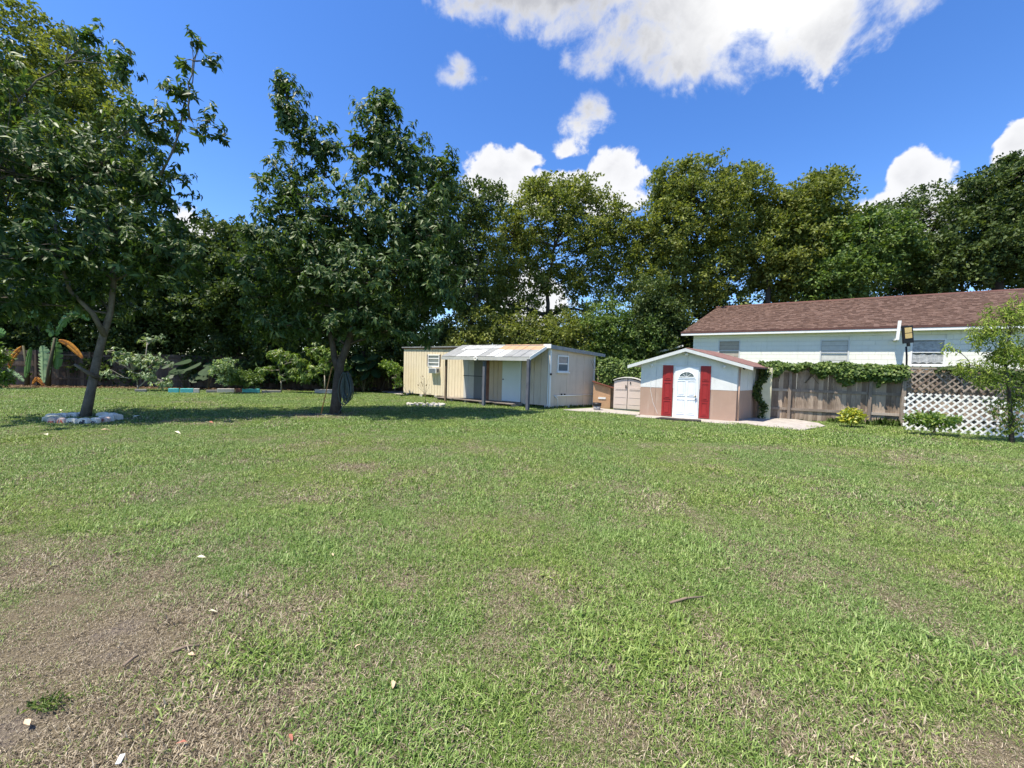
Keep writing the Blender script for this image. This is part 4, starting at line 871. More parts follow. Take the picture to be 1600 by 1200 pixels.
# ------------------------------------------------------------------ lattice panels
LW = mat('lattice_white', (.72, .72, .70), .6, .08, 4, .05, stain=(.5, .45, .38), stainamt=.3); LB = wood('lattice_weathered', (.20, .15, .12), (.36, .30, .25))
def lattice(label, fr, x0, x1, z0, z1, mt_, sp, w_, y=0, posts=True, nm='lattice_panel'):
    root = thing(nm, label, 'lattice', fr.A, fr.rz)
    H_ = z1 - z0
    for dgn in (1, -1):
        k = x0 - H_
        while k < x1 + H_:
            # line x = k + dgn*(z-z0)... clipped to the rectangle
            pts_ = []
            xa_ = k if dgn > 0 else k + H_; xb_ = xa_ + dgn * H_
            t0, t1_ = 0., 1.
            d_x = xb_ - xa_
            ta, tb = (x0 - xa_) / d_x, (x1 - xa_) / d_x
            if ta > tb: ta, tb = tb, ta
            t0 = max(t0, ta); t1_ = min(t1_, tb)
            if t1_ - t0 > .04:
                p0 = Vector((xa_ + d_x * t0, 0, z0 + H_ * t0)); p1 = Vector((xa_ + d_x * t1_, 0, z0 + H_ * t1_))
                yy = y - (.009 if dgn > 0 else 0); q = (p1 - p0).normalized(); nn_ = Vector((-q.z, 0, q.x)) * w_ / 2
                b4 = [p0 - nn_, p0 + nn_, p1 + nn_, p1 - nn_]
                MB().hexa([b + Vector((0, yy, 0)) for b in b4], [b + Vector((0, yy - .008, 0)) for b in b4]).build('slat', mt_, root)
            k += sp
    return root
La, Lb = P(1410, 672), P(1560, 682.5); FL = Fr(La, Lb)
lt = FL.sz(1412, 611)[1]; lt2 = FL.sz(1545, 622)[1]; lth = (lt + lt2) / 2
xm = FL.sz(1556, 650)[0]
lattice('long white diagonal lattice panel standing behind the yellow green shrub', FL, 0, min(xm, 2.6), .02, lth, LW, .215, .05)
lattice('white diagonal lattice panel behind the peach tree trunk', FL, min(xm, 2.6) + .03, min(xm, 2.6) + 2.5, .0, lth - .12, LW, .215, .05)
xu0, zu = frR.sz(1416, 612, -.12)
lattice('weathered brown lattice on the upper fence above the white lattice', frR, xu0, xu0 + 2.44, 1.30, 2.02, LB, .215, .045, -.13)
MB().box(xu0 - .12, xu0 + 4, -.16, -.11, 2.03, 2.09).build('top_rail', WR, rootR)
MB().box(xu0 - .14, xu0 - .03, -.2, -.105, 0, 2.12).build('post', WR, rootR)

# solar flood light on a pole
qp = D(1420, 560, frR.A.y + (frR.u * xu0).y + .12); pz0 = P(1422, 664)
root = thing('solar_lamp', 'black solar street lamp with yellow LED panels on a leaning pole behind the fence', 'lamp', (qp.x, qp.y, 0))
base = Vector((qp.x, qp.y, 0)); tp_ = D(1416, 547, qp.y) - base; 
MB().tube([(.06, 0, 0), tp_ + Vector((.03, 0, -.2)), tp_ + Vector((-.01, 0, .12))], .028, 8).build('pole', BLK, root, True)
c0 = D(1418, 522, qp.y - .1) - base; hd = Matrix.Translation(c0) @ Matrix.Rotation(R(7), 4, 'Y') @ Matrix.Rotation(R(-6), 4, 'X')
hd = Matrix.Translation(c0) @ Matrix.Rotation(R(-8), 4, 'Y')
k_ = qp.y / FPX
hm = MB().box(-8 * k_, 8 * k_, -.03, .03, -14 * k_, 13 * k_, hd).build('lamp_head', BLK, root, bevel=.01)
LED = mat('led_yellow', (.72, .50, .20), .4, .25, 30, .2, 120)
for a, b in ((2.0, 10), (-6.5, 1.0)): MB().box(-5.2 * k_, 5.2 * k_, -.042, -.032, a * k_, b * k_, hd).build('led_panel', LED, hm)
MB().tube([hd @ Vector((0, 0, -14 * k_)), hd @ Vector((0, 0, -19 * k_))], .05, 8).build('lamp_socket', BLK, hm)

# ------------------------------------------------------------------ slabs, mat
def flat(name, pts_, z, mt_, th=0.0, **tg):
    m_ = MB(); n_ = len(pts_); top = [(p.x, p.y, z) for p in pts_]; bot = [(p.x, p.y, -.02) for p in pts_]
    m_.add(top + bot, [tuple(range(n_))] + [(i, i + n_, (i + 1) % n_ + n_, (i + 1) % n_) for i in range(n_)])
    o = m_.build(name, mt_, None, **tg)
    bm_ = o.data
    return o
PAVE = mat('pale_concrete', (.36, .33, .30), .95, .4, 3.5, .6, 30, .08, stain=(.19, .16, .135), stainamt=.8)
flat('concrete_patio', [P(1128, 661), P(1160, 663), P(1200, 668), (P(1256, 674)), P(1262, 671.5), P(1290, 667), P(1278, 662), P(1240, 656), P(1196, 653), P(1186, 652.5)], .035, PAVE, kind='structure')
flat('concrete_path', [P(880, 641), P(905, 643.5), P(960, 647), P(1000, 650), P(1001, 645), P(985, 643.5), P(958, 641), P(930, 638)], .03, PAVE, kind='structure')
flat('shed_footing', [P(992, 652), P(1050, 657), P(1110, 661.5), P(1150, 664.5), P(1152, 659), P(1000, 648)], .03, PAVE, kind='structure')
q0 = P(1026, 656.5); fmx = F2
root = flat('door_mat', [P(1024, 655.3), P(1060, 658.4), P(1096, 660.6), P(1095, 658.3), P(1060, 656.2), P(1034, 654)], .06, mat('rubber_black', (.03, .028, .026), .9, .3, 30, .5)); root['label'] = 'thin black door mat below the white door'; root['category'] = 'door mat'
flat('gravel_path', [P(590, 611), P(632, 617.5), P(628, 613.5), P(640, 611.5), P(610, 609.5)], .012, PAVE, kind='structure')

# ------------------------------------------------------------------ painted stones
STN = mat('white_stone', (.78, .73, .62), .85, .15, 8, .4, 60, .1, stain=(.42, .38, .3), stainamt=.35); STP = mat('pink_stone', (.62, .48, .42), .85, .25, 8, .4, 60, .1); STY = mat('cream_stone', (.66, .62, .46), .85, .2, 8, .4)
INK = mat('black_paint', (.04, .04, .05), .7, .1); INKR = mat('red_paint', (.45, .10, .07), .7, .1)
def scallop(w, h, t, seed):
    m_ = MB(); n_ = 9; rd = random.Random(seed); f_ = [(-w / 2, 0)] + [(w / 2 * math.cos(math.pi * (1 - k / n_)), h * .68 + h * .32 * math.sin(math.pi * k / n_) * rd.uniform(.93, 1.0)) for k in range(n_ + 1)] + [(w / 2, 0)]
    n2 = len(f_); m_.add([(x, -t / 2, z) for x, z in f_] + [(x, t / 2, z) for x, z in f_], [tuple(range(n2)), tuple(range(2 * n2 - 1, n2 - 1, -1))] + [(i + n2, (i + 1) % n2 + n2, (i + 1) % n2, i) for i in range(n2)]); return m_
def text(par, s, size, loc, mt_):
    c = bpy.data.curves.new('lettering', 'FONT'); c.body = s; c.size = size; c.extrude = .002; c.offset = .0035; c.align_x = 'CENTER'; c.materials.append(mt_)
    t_ = bpy.data.objects.new('lettering', c); COL.objects.link(t_); dg = bpy.context.evaluated_depsgraph_get(); dg.update(); me_ = bpy.data.meshes.new_from_object(t_.evaluated_get(dg)); bpy.data.objects.remove(t_); o = link('lettering', me_, par); o.location = loc; o.rotation_euler = (R(90), 0, 0); return o
front = [(64, 661, STY, '', None, 'cream end stone at the left of the painted ring'), (77, 662, STP, 'os', INKR, 'pinkish painted stone with faint red letters, second from the left'), (92, 662.5, STP, '(A', INKR, 'pink painted stone with a red letter A'),
         (106, 662.5, STN, '·w', INK, 'white painted stone with a dark letter w'), (124, 662.5, STN, 'ell', INK, 'white painted stone with the dark letters ell below the tree trunk'), (143, 662, STN, "'o·", INK, 'white painted stone with a dark round letter and dot'), (158, 660.5, STP, '*', INKR, 'pinkish stone with a small red flower mark')]
GS = 'painted stones edging the left avocado tree'
for k, (px, py, mt_, s_, ik, lab) in enumerate(front):
    p_ = P(px, py); nx_ = P((front[k + 1][0] if k < 6 else px + 16), py); w_ = abs(nx_.x - p_.x) * .98
    o = thing('edging_stone', lab, 'stone', (p_.x + (w_ / 2 if k else 0), p_.y + (.25 if k == 0 else 0), -.03), R((55, 5, 2, 0, 0, -3, -8)[k]), GS)
    if k == 0: w_ = .35
    scallop(w_, .19, .10, k).build('stone_block', mt_, o, bevel=.012)
    if s_: text(o, s_, .15, (0, -.056, .035), ik)
for k, (px, py, an) in enumerate(((166, 659, 40), (179, 656.5, 65))):
    p_ = P(px, py); o = thing('edging_stone', ('plain white stone at the right front of the painted ring', 'large square white stone at the right end of the painted ring')[k], 'stone', (p_.x, p_.y, -.02), R(an), GS); scallop(.32, .19, .13, 20 + k).build('stone_block', STN, o, bevel=.015)
for k, (px, py) in enumerate(((72, 654), (88, 653), (104, 652.3), (119, 651.5), (152, 651.5), (166, 652.5))):
    p_ = P(px, py); o = thing('edging_stone', ['leftmost back stone of the painted ring', 'second back stone from the left in the painted ring', 'third back stone from the left in the painted ring', 'back stone touching the left of the avocado trunk', 'back stone just right of the avocado trunk', 'back stone near the right end of the painted ring'][k], 'stone', (p_.x, p_.y + .15, -.04), R(random.uniform(-8, 8)), GS); scallop(.30, .16, .11, 30 + k).build('stone_block', STN, o, bevel=.015)
# kerb blocks along the back bed
TEAL = mat('teal_paint', (.13, .50, .48), .7, .12, 6, .2); KW = mat('kerb_pale', (.50, .47, .43), .85, .2, 6, .3); KR = mat('kerb_red', (.22, .10, .08), .85, .2, 6, .3); KG = mat('kerb_grey', (.26, .24, .22), .9, .2, 6, .3)
for (a, b, py, mt_, lab) in ((266, 282, 613.5, TEAL, 'leftmost teal kerb block in the back bed'), (284, 304, 613.5, TEAL, 'teal kerb block left of the pale ones, below the broad leaves'), (305, 314, 613.5, KW, 'short pale kerb block touching the left teal pair'), (214, 232, 612.5, KG, 'grey kerb block under the pale leafed shrub'), (324, 340, 613.5, KG, 'grey kerb block below the white flowering shrub'),
                       (341, 368, 613.5, KW, 'long pale kerb block right of the white flowering shrub'), (369, 379, 613.7, KR, 'short dark red kerb block beside the right teal block'), (380, 407, 613.7, TEAL, 'rightmost teal kerb block in the back bed'), (410, 440, 613.9, KG, 'grey kerb block below the young mango tree'), (492, 520, 614.3, KW, 'white kerb block left of the hose tree trunk')):
    p0, p1 = P(a, py), P(b, py); fr = Fr(p0, p1); o = MB().box(0, fr.L, -.25, -.12, 0, .22 if mt_ is not KG else .15).build('kerb_block', mt_, None, bevel=.015); o.location = fr.A; o.rotation_euler = (0, 0, fr.rz + R(random.uniform(-2, 2))); o['label'] = lab; o['category'] = 'kerb block'; o['group'] = 'painted kerb blocks along the back bed'

# hose on the tree
hz_ = D(545, 582, Yc - .22); root = thing('garden_hose', 'coiled dark green garden hose hanging on the right avocado trunk', 'hose', (hz_.x, hz_.y, 0)); base = Vector((hz_.x, hz_.y, 0))
HOSE = mat('hose_green', (.035, .055, .055), .45, .2, 10, .05, spec=.5); m_ = MB()
k_ = Yc / FPX
for q in range(20):
    pts_ = []; cx = random.uniform(-2.5, 3.5); w_ = random.uniform(2.5, 12) * k_; h_ = random.uniform(36, 50) * k_; yy = -.02 - .007 * q
    for i in range(25):
        g = 2 * math.pi * i / 24; c_ = math.cos(g); sx = math.sin(g); zz = hz_.z - (1 - c_) / 2 * h_; xx_ = (cx - 3) * k_ + sx * w_ * (.25 + .75 * ((1 - c_) / 2) ** .6)
        pts_.append((xx_ + (1 - c_) * .5 * 1 * k_, yy + .02 * math.sin(g * 2 + q), zz))
    m_.tube(pts_, .0145, 6, False)
m_.build('hose_coil', HOSE, root, True)
MB().tube([(-.05, .1, hz_.z + .02), (-.03, -.18, hz_.z + .0)], .02, 6).build('hook', BLK, root)
gp = P(516, 648) - base; m_ = MB(); pts_ = [(-.1, .02, hz_.z - .62), (-.16, 0, .5), (-.22, -.03, .2), (-.32, -.08, .03)] + [(-.32 - .45 + .45 * math.cos(g / 10) , -.08 + .18 * math.sin(g / 10), .03) for g in range(0, 90, 6)]
m_.tube(pts_, .0125, 6); m_.build('hose_tail', HOSE, root, True)
# rake handle
a = P(501, 649); b = D(519, 572, Yc - .1); o = MB().tube([(0, 0, 0), (b - a) * .5, (b - a)], .016, 8).build('wooden_pole', mat('orange_wood', (.42, .20, .07), .6, .2, 10), None, True); o.location = a; o['label'] = 'thin orange brown wooden pole leaning on the avocado trunk'; o['category'] = 'pole'

# ------------------------------------------------------------------ banana plant
BAN = mat('banana_leaf', (.10, .21, .045), .4, .2, 2.5, .3, 30, .4, trans=.3); BANP = mat('banana_leaf_pale', (.30, .42, .20), .4, .2, 2.5, .3, 30, .5, trans=.25); BANO = mat('banana_leaf_dead', (.62, .26, .035), .7, .35, 4, .3, 14, .2, trans=.3, attr='rnd', cols=[(.16, .06, .02), (.50, .20, .03), (.66, .30, .05)])
bp_ = P(82, 604); Yn = bp_.y - .1; root = thing('banana_plant', 'banana plant with hanging torn leaves and two orange dead leaves at the left edge', 'banana plant', bp_); base = Vector(bp_)
def bleaf(pts_px, w_, mt_, torn=0, lab=None, fold=.25, Yo=0):
    """blade along the given pixels: midrib with two halves, some edges torn into strips"""
    ctrl = [D(a, b, Yn + Yo) - base for a, b in pts_px]; n_ = 14; pts_ = []
    for i in range(n_ + 1):
        t = i / n_ * (len(ctrl) - 1); j_ = min(int(t), len(ctrl) - 2); f_ = t - j_; p0 = ctrl[max(j_ - 1, 0)]; p1 = ctrl[j_]; p2 = ctrl[j_ + 1]; p3 = ctrl[min(j_ + 2, len(ctrl) - 1)]
        pts_.append(.5 * ((2 * p1) + (p2 - p0) * f_ + (2 * p0 - 5 * p1 + 4 * p2 - p3) * f_ * f_ + (3 * p1 - p0 - 3 * p2 + p3) * f_ ** 3))
    m_ = MB()
    for sd in (-1, 1):
        for i in range(n_):
            t0, t1_ = i / n_, (i + 1) / n_; pw = lambda t: w_ * max(math.sin(math.pi * min(t * .93 + .04, 1)) ** .55, .03)
            d0 = (pts_[min(i + 1, n_)] - pts_[i]).normalized(); sd_v = d0.cross(Vector((0, 1, 0))).normalized() * sd; bk = Vector((0, fold, 0))
            gap = .10 if (torn and random.random() < torn) else 0; jit = random.uniform(-.12, .12) if torn else 0
            a0, b0 = pts_[i], pts_[i + 1]; e0_ = a0 + (sd_v + bk * (1 + jit)) * pw(t0); e1_ = b0 + (sd_v + bk * (1 + jit)) * pw(t1_)
            if gap: e1_ = e1_.lerp(e0_, .8); m0 = a0.lerp(e0_, .5); m1 = b0.lerp(b0 + (sd_v + bk) * pw(t1_), .4)
            else: m0 = a0.lerp(e0_, .5) + Vector((0, -.02, 0)); m1 = b0.lerp(e1_, .5) + Vector((0, -.02, 0))
            ra = random.random(); m_.add([a0, b0, m1, m0], [(0, 1, 2, 3)], ra); m_.add([m0, m1, e1_, e0_], [(0, 1, 2, 3)], ra * .9)
    m_.tube(pts_, [.022 * (1 - .8 * i / n_) for i in range(n_ + 1)], 5)
    o = m_.build('leaf', mt_, root, False, attr='rnd')
    if lab: o['label'] = lab
bleaf([(66, 540), (67, 555), (67, 575), (68, 598)], .36, BANP, .6)
bleaf([(84, 528), (86, 545), (87, 562), (88, 577)], .32, BAN, .45, Yo=.15)
bleaf([(48, 543), (43, 560), (41, 578), (39, 590)], .17, BAN, .1)
bleaf([(92, 532), (105, 537), (118, 548), (129, 560)], .17, BANO, 0, 'orange dead banana leaf arching right', .1)
bleaf([(34, 542), (24, 552), (17, 563), (14, 576)], .16, BANO, 0, 'orange dead banana leaf hanging left', .1)
bleaf([(12, 575), (20, 583), (30, 590), (37, 596)], .15, BANP, .5)
bleaf([(8, 522), (-4, 520), (-20, 528), (-36, 545)], .30, BAN, .2)
bleaf([(80, 526), (70, 505), (50, 492), (25, 500)], .28, BAN, .3, Yo=.5)
bleaf([(86, 524), (100, 500), (120, 490), (140, 500)], .26, BAN, .3, Yo=.6)
MB().tube([(-.25, 0, 0), (-.15, 0, 1.0), D(86, 528, Yn) - base], [.11, .09, .05], 10).build('stem', mat('banana_stem', (.075, .07, .035), .7, .4, 6, .4), root, True)
MB().tube([(-1.35, 0, 0), (-1.3, 0, 1.0), D(36, 540, Yn) - base], [.10, .08, .04], 10).build('stem', MATS['banana_stem'], root, True)
bleaf([(70, 604), (62, 596), (56, 592), (50, 600)], .12, BANO, .3, None); 

# ------------------------------------------------------------------ garden plants
def plant(name, label, cat, px, py, lobes, n, per, ls, lw, mt, seed, bark=BARKL, sp=.12, style='cloud', r=.03, stems=None, tmpl='B', tw=16, hole=.5, shell=.3, twr=.012, zmin=.05):
    b = P(px, py); lz = min(l[2] for l in lobes)
    tree(name, label, cat, [b, b + Vector((.02, 0, max(lz * .3, .06))), b + Vector((0, 0, max(lz * .6, .12)))], [r, r * .85, r * .7], lobes, n, per, ls, lw, mt, bark, style, seed, shell, sp, hole, tw, tmpl, twr, zmin=zmin, segs=7)
Yf = P(210, 611).y
plant('cassava_shrub', 'pale leafed open shrub with looping white stems beside the left avocado trunk', 'shrub', 215, 610, [lob(205, 560, Yf, 35, 16, .7), lob(240, 565, Yf + .3, 28, 18, .7), lob(168, 585, Yf, 16, 10, .4), lob(255, 598, Yf - .2, 20, 9, .4), lob(225, 585, Yf, 28, 12, .5), lob(185, 550, Yf, 20, 10, .4), lob(235, 530, Yf + .6, 25, 10, .4)], 230, 9, .15, .36, L_PALE, 71, tw=60, twr=.018, style='whorl', sp=.06)
Ym = P(470, 615).y
plant('mango_tree', 'young yellow green mango tree with bare forked stems in front of the back fence', 'tree', 439, 613, [lob(437, 556, Ym, 22, 13, .5), lob(462, 565, Ym, 24, 16, .6), lob(415, 577, Ym, 18, 8, .35), lob(480, 585, Ym, 26, 12, .5), lob(455, 583, Ym, 20, 12, .4), lob(500, 575, Ym, 20, 12, .4)], 190, 13, .22, .22, L_LIGHT, 72, tw=50, twr=.018, style='whorl', sp=.06, r=.045)
plant('citrus_tree', 'small bushy tree directly left of the hose trunk, white kerb block at its foot', 'tree', 507, 612, [lob(515, 555, Ym + .4, 25, 16, .6), lob(495, 548, Ym + .4, 22, 14, .5), lob(535, 570, Ym + .3, 15, 12, .4)], 130, 12, .15, .4, L_LIGHT, 73, tw=30, style='whorl', sp=.08, r=.04)
plant('flowering_shrub', 'narrow dark shrub with white flowers between the pale and teal kerb blocks', 'shrub', 348, 610, [lob(348, 585, Yf - .3, 14, 20, .4), lob(358, 572, Yf - .3, 12, 14, .4), lob(340, 575, Yf - .3, 10, 12, .3)], 130, 12, .12, .45, L_PALE, 74, bark=BARKD, tw=18)
plant('hedge_shrub', 'low dense green shrub above the right teal kerb block', 'shrub', 385, 608, [lob(385, 592, Yf + .3, 24, 15, .7), lob(368, 590, Yf + .3, 16, 14, .6)], 190, 14, .10, .5, L_MID, 75, bark=BARKD, tw=8)
plant('vine_shrub', 'slim yellow green bush left of the yellow shed wall', 'shrub', 617, 612, [lob(617, 578, Ym + .2, 10, 14, .3), lob(622, 595, Ym + .2, 6, 12, .2), lob(605, 570, Ym + .2, 9, 8, .3)], 80, 11, .14, .4, L_LIGHT, 76, tw=14)
plant('edge_shrub', 'light leaved bush cut by the left edge of the picture', 'shrub', -4, 606, [lob(-4, 560, Yf - 1, 14, 26, .5), lob(2, 590, Yf - 1, 12, 14, .4)], 120, 11, .18, .35, L_LIGHT, 77, tw=14)
Yx = P(1330, 668).y
plant('croton', 'small yellow croton in front of the fence post at the patio corner', 'shrub', 1329, 667, [lob(1330, 648, Yx, 13, 9, .3), lob(1322, 655, Yx, 8, 6, .2), lob(1338, 652, Yx, 8, 7, .2)], 90, 11, .12, .42, L_YEL, 78, bark=BARKD, tw=14)
Yl = P(1460, 681).y
plant('lime_shrub', 'spreading yellow green shrub in front of the white lattice', 'shrub', 1459, 677, [lob(1447, 652, Yl, 22, 8, .35), lob(1465, 658, Yl, 24, 9, .4), lob(1432, 655, Yl, 14, 6, .3), lob(1490, 656, Yl, 16, 5, .3)], 130, 11, .11, .45, L_LIGHT, 79, bark=BARKD, tw=30, twr=.01)
# broad leaf plants (elephant ears): individual leaves
def ears(name, label, px, py, leaves, mt_, Y_=None):
    b = P(px, py); root = thing(name, label, 'plant', b); Y0 = Y_ or b.y
    for (lx, ly, w_, tilt) in leaves:
        tip = D(lx, ly, Y0 + random.uniform(-.3, .3)) - b; MB().tube(curve((0, 0, 0), tip, .1, 5, .03), [.02, .017, .015, .012, .01, .008], 5).build('stalk', MATS['banana_stem'], root)
        m_ = MB(); n_ = 12; mm = Matrix.Translation(tip) @ Matrix.Rotation(R(random.uniform(-40, 40)), 4, 'Z') @ Matrix.Rotation(R(tilt), 4, 'X')
        o_ = [(w_ * .5 * math.sin(2 * math.pi * k / n_) * (1 if k != 0 else 0), -w_ * .65 * math.cos(2 * math.pi * k / n_) * (1.15 if abs(k) < 2 else 1), -.10 * w_ * abs(math.sin(2 * math.pi * k / n_))) for k in range(n_)]
        m_.add([mm @ Vector((0, 0, .0))] + [mm @ Vector(p) for p in o_], [(0, 1 + k, 1 + (k + 1) % n_) for k in range(n_)]); m_.build('leaf', mt_, root)
EARM = mat('ear_leaf', (.022, .05, .016), .5, .4, 2.5, .2, 30, .3, trans=.1)
ears('elephant_ear_plant', 'broad leaved plant behind the left teal kerb blocks', 290, 609, [(280, 577, .9, 25), (300, 572, .7, 30), (268, 585, .6, 40), (320, 580, .6, 30), (285, 565, .7, 20), (262, 570, .5, 35)], EARM)
ears('elephant_ear_plant', 'broad leaved plant left of the white flowering shrub', 325, 608, [(318, 586, .8, 30), (335, 578, .7, 35), (305, 590, .6, 40), (328, 570, .6, 25)], EARM)
ears('canna_plant', 'wide leaved plant just right of the hose trunk', 568, 613, [(578, 570, .8, 35), (560, 560, .8, 30), (588, 582, .6, 45), (570, 585, .6, 50), (550, 580, .6, 40), (582, 558, .6, 25), (565, 572, .7, 35)], EARM)
# palm with hanging fronds
pf = P(368, 607); root = thing('fan_palm', 'shaded fan palm with dry hanging fronds above the hedge shrub', 'palm', (pf.x, pf.y + .8, 0)); base = Vector((pf.x, pf.y + .8, 0))
crown_c = D(365, 520, base.y) - base; MB().tube([(0, 0, 0), crown_c * .5 + Vector((.05, 0, 0)), crown_c], [.16, .14, .15], 10).build('trunk', BARKD, root, True)
PALM = mat('palm_leaf', (.055, .085, .03), .6, .3, 3, .1, trans=.2); PALMD = mat('palm_dry', (.28, .21, .13), .8, .3, 3, .1)
for q in range(13):
    g = q / 13 * 2 * math.pi; elv = random.uniform(-.9, .6); d = Vector((math.cos(g), math.sin(g) * .8, elv)).normalized(); hub = crown_c + d * random.uniform(.5, .8); m_ = MB()
    m_.tube([crown_c, hub], .012, 4)
    up = d.orthogonal().normalized(); sd_v = d.cross(up)
    for k in range(15):
        a = R(-75 + 150 * k / 14); v_ = (d * math.cos(a) + sd_v * math.sin(a)); e_ = hub + v_ * .55 + Vector((0, 0, -.12)); e2 = hub + v_ * .75 + Vector((0, 0, -.38)); w_ = up * 0 + sd_v * .022
        m_.add([hub, hub + v_ * .3 - w_, e_ - w_, e2, e_ + w_, hub + v_ * .3 + w_], [(0, 1, 2, 3, 4, 5)])
    m_.build('frond', PALMD if elv < -.45 else PALM, root)

# peach tree at right
Yp = P(1582, 692).y; bp2 = P(1581, 693)
tree('peach_tree', 'willowy yellow green peach tree at the right edge in front of the lattice', 'tree', [bp2, D(1580, 665, Yp), D(1578, 635, Yp), D(1575, 600, Yp), D(1570, 560, Yp)], [.055, .05, .045, .04, .03],
     [lob(1580, 490, Yp, 26, 32, .5), lob(1540, 520, Yp, 24, 25, .4), lob(1560, 555, Yp, 34, 28, .6), lob(1605, 550, Yp, 30, 50, .6, .7), lob(1545, 590, Yp, 28, 22, .5), lob(1590, 620, Yp, 26, 30, .5, .7), lob(1510, 572, Yp, 16, 12, .3), lob(1580, 655, Yp, 15, 22, .3), lob(1620, 500, Yp, 30, 35, .5), lob(1490, 545, Yp, 8, 5, .15), lob(1560, 640, Yp, 12, 14, .3, .5)],
     310, 22, .12, .16, L_PEACH, BARKD, 'droop', 81, .3, .17, .5, 120, 'A', .009, zmin=.25)
# sapling ringed by rubble
sp_ = P(665, 634); root = thing('sapling', 'spindly nearly leafless sapling in front of the yellow shed wall', 'sapling', sp_); m_ = MB(); ys = sp_.y
m_.tube([(0, 0, 0), D(664, 610, ys) - sp_, D(663, 590, ys) - sp_], [.014, .01, .006], 5)
for (a, b) in ((652, 604), (657, 588), (672, 600), (669, 592), (673, 615), (655, 598), (660, 585)): m_.tube(curve(D(664, 618, ys) - sp_, D(a, b, ys) - sp_, .05, 4, .05), .004, 4, False)
m_.build('stem', BARKD, root)
pos = np.array([D(a, b, ys) - sp_ for a, b in ((660, 601), (659, 597), (661, 603), (655, 602), (664, 616), (663, 615), (669, 592), (662, 588), (665, 603), (673, 615), (658, 592), (664, 617), (660, 600), (662, 600))])
foliage('leaves', pos, unit(len(pos)), unit(len(pos)), .09, .05, L_BROWN, root, 'B')
for k in range(16):
    g = 2 * math.pi * k / 16; p_ = sp_ + Vector((.72 * math.cos(g), .34 * math.sin(g), 0))
    lab = ('rough white rubble stone at the near side of the ring round the sapling', 'rough white rubble stone at the far side of the ring round the sapling')[math.sin(g) >= 0]
    o = MB().blob((0, 0, 0), random.uniform(.09, .15), .1, random.uniform(.06, .09), 7, k, .3).build('rubble_stone', mat('rubble', (.40, .38, .34), .9, .3, 12, .5, 60, .1), None); o.location = p_ + Vector((0, 0, .05)); o['label'] = lab; o['category'] = 'stone'; o['group'] = 'rubble stones ringing the sapling'

# ------------------------------------------------------------------ lawn blades (ground cover nobody could count)
m = bpy.data.materials.new('grass_blade'); m.use_nodes = True; nt = m.node_tree; new, put, M, mix, ss, noise = nset(nt); b = nt.nodes['Principled BSDF']; o_ = nt.nodes['Material Output']
ad = new('ShaderNodeAttribute', attribute_name='dry', attribute_type='INSTANCER'); ar = new('ShaderNodeAttribute', attribute_name='rnd'); gm = new('ShaderNodeNewGeometry')
n1 = noise(gm.outputs['Position'], .45, 4, .6); n2 = noise(gm.outputs['Position'], 3.0, 3, .6)
rp_ = new('ShaderNodeValToRGB'); put(rp_.inputs[0], M('FRACT', M('MULTIPLY', ar.outputs['Fac'], 7.31))); e = rp_.color_ramp.elements
e[0].color = (.078, .142, .028, 1); e[1].color = (.38, .48, .19, 1); k = e.new(.5); k.color = (.172, .280, .062, 1)
rs = new('ShaderNodeValToRGB'); put(rs.inputs[0], M('FRACT', M('MULTIPLY', ar.outputs['Fac'], 13.7))); e = rs.color_ramp.elements
e[0].color = (.13, .10, .065, 1); e[1].color = (.62, .53, .38, 1); k = e.new(.55); k.color = (.30, .245, .165, 1)
yel = mix(ss(n1, .35, .7), rp_.outputs[0], (1.16, 1.04, .84, 1), 'MULTIPLY')
f = M('ADD', M('MULTIPLY', ad.outputs['Fac'], 1.25), M('MULTIPLY', M('SUBTRACT', n2, .5), .5))
sel = M('LESS_THAN', ar.outputs['Fac'], f)
c = mix(sel, yel, rs.outputs[0])
put(b.inputs['Base Color'], c); b.inputs['Roughness'].default_value = .5; b.inputs['Specular IOR Level'].default_value = .35
t = new('ShaderNodeBsdfTranslucent'); put(t.inputs[0], c); ms = new('ShaderNodeMixShader'); ms.inputs[0].default_value = .3
nt.links.new(b.outputs[0], ms.inputs[1]); nt.links.new(t.outputs[0], ms.inputs[2]); nt.links.new(ms.outputs[0], o_.inputs[0])
GR = m
def tuft(nb, rad, ln, w, seed, flat=False):
    r = np.random.default_rng(seed); V = []; F = []; A = []
    for i in range(nb):
        a = r.uniform(0, 2 * math.pi); q = rad * r.random() ** .5; b0 = np.array([q * math.cos(a), q * math.sin(a), 0]); g = r.uniform(0, 2 * math.pi); h = np.array([math.cos(g), math.sin(g), 0]); s_ = np.array([-h[1], h[0], 0]); L = ln * r.uniform(.5, 1.25); bend = r.uniform(.3, 1.75) if not flat else r.uniform(1.25, 2.2)
        p1 = b0 + (np.array([0, 0, 1]) * math.cos(bend * .45) + h * math.sin(bend * .45)) * L * .5; p2 = p1 + (np.array([0, 0, 1]) * math.cos(bend * 1.25) + h * math.sin(bend * 1.25)) * L * .5; ww = w * r.uniform(.6, 1.2) / 2
        o = len(V); V += [b0 - s_ * ww * .7, b0 + s_ * ww * .7, p1 + s_ * ww, p1 - s_ * ww, p2]; F += [(o, o + 1, o + 2, o + 3), (o + 3, o + 2, o + 4)]; A += [r.random()] * 5
    V = np.array(V); V[:, 2] = np.maximum(V[:, 2], .004 + .012 * r.random(len(V)))
    me = bpy.data.meshes.new('tuft'); me.from_pydata([tuple(v) for v in V], [], F); me.attributes.new('rnd', 'FLOAT', 'POINT').data.foreach_set('value', A); me.materials.append(GR); return me
excl = []   # rectangles of slabs and buildings kept clear of blades
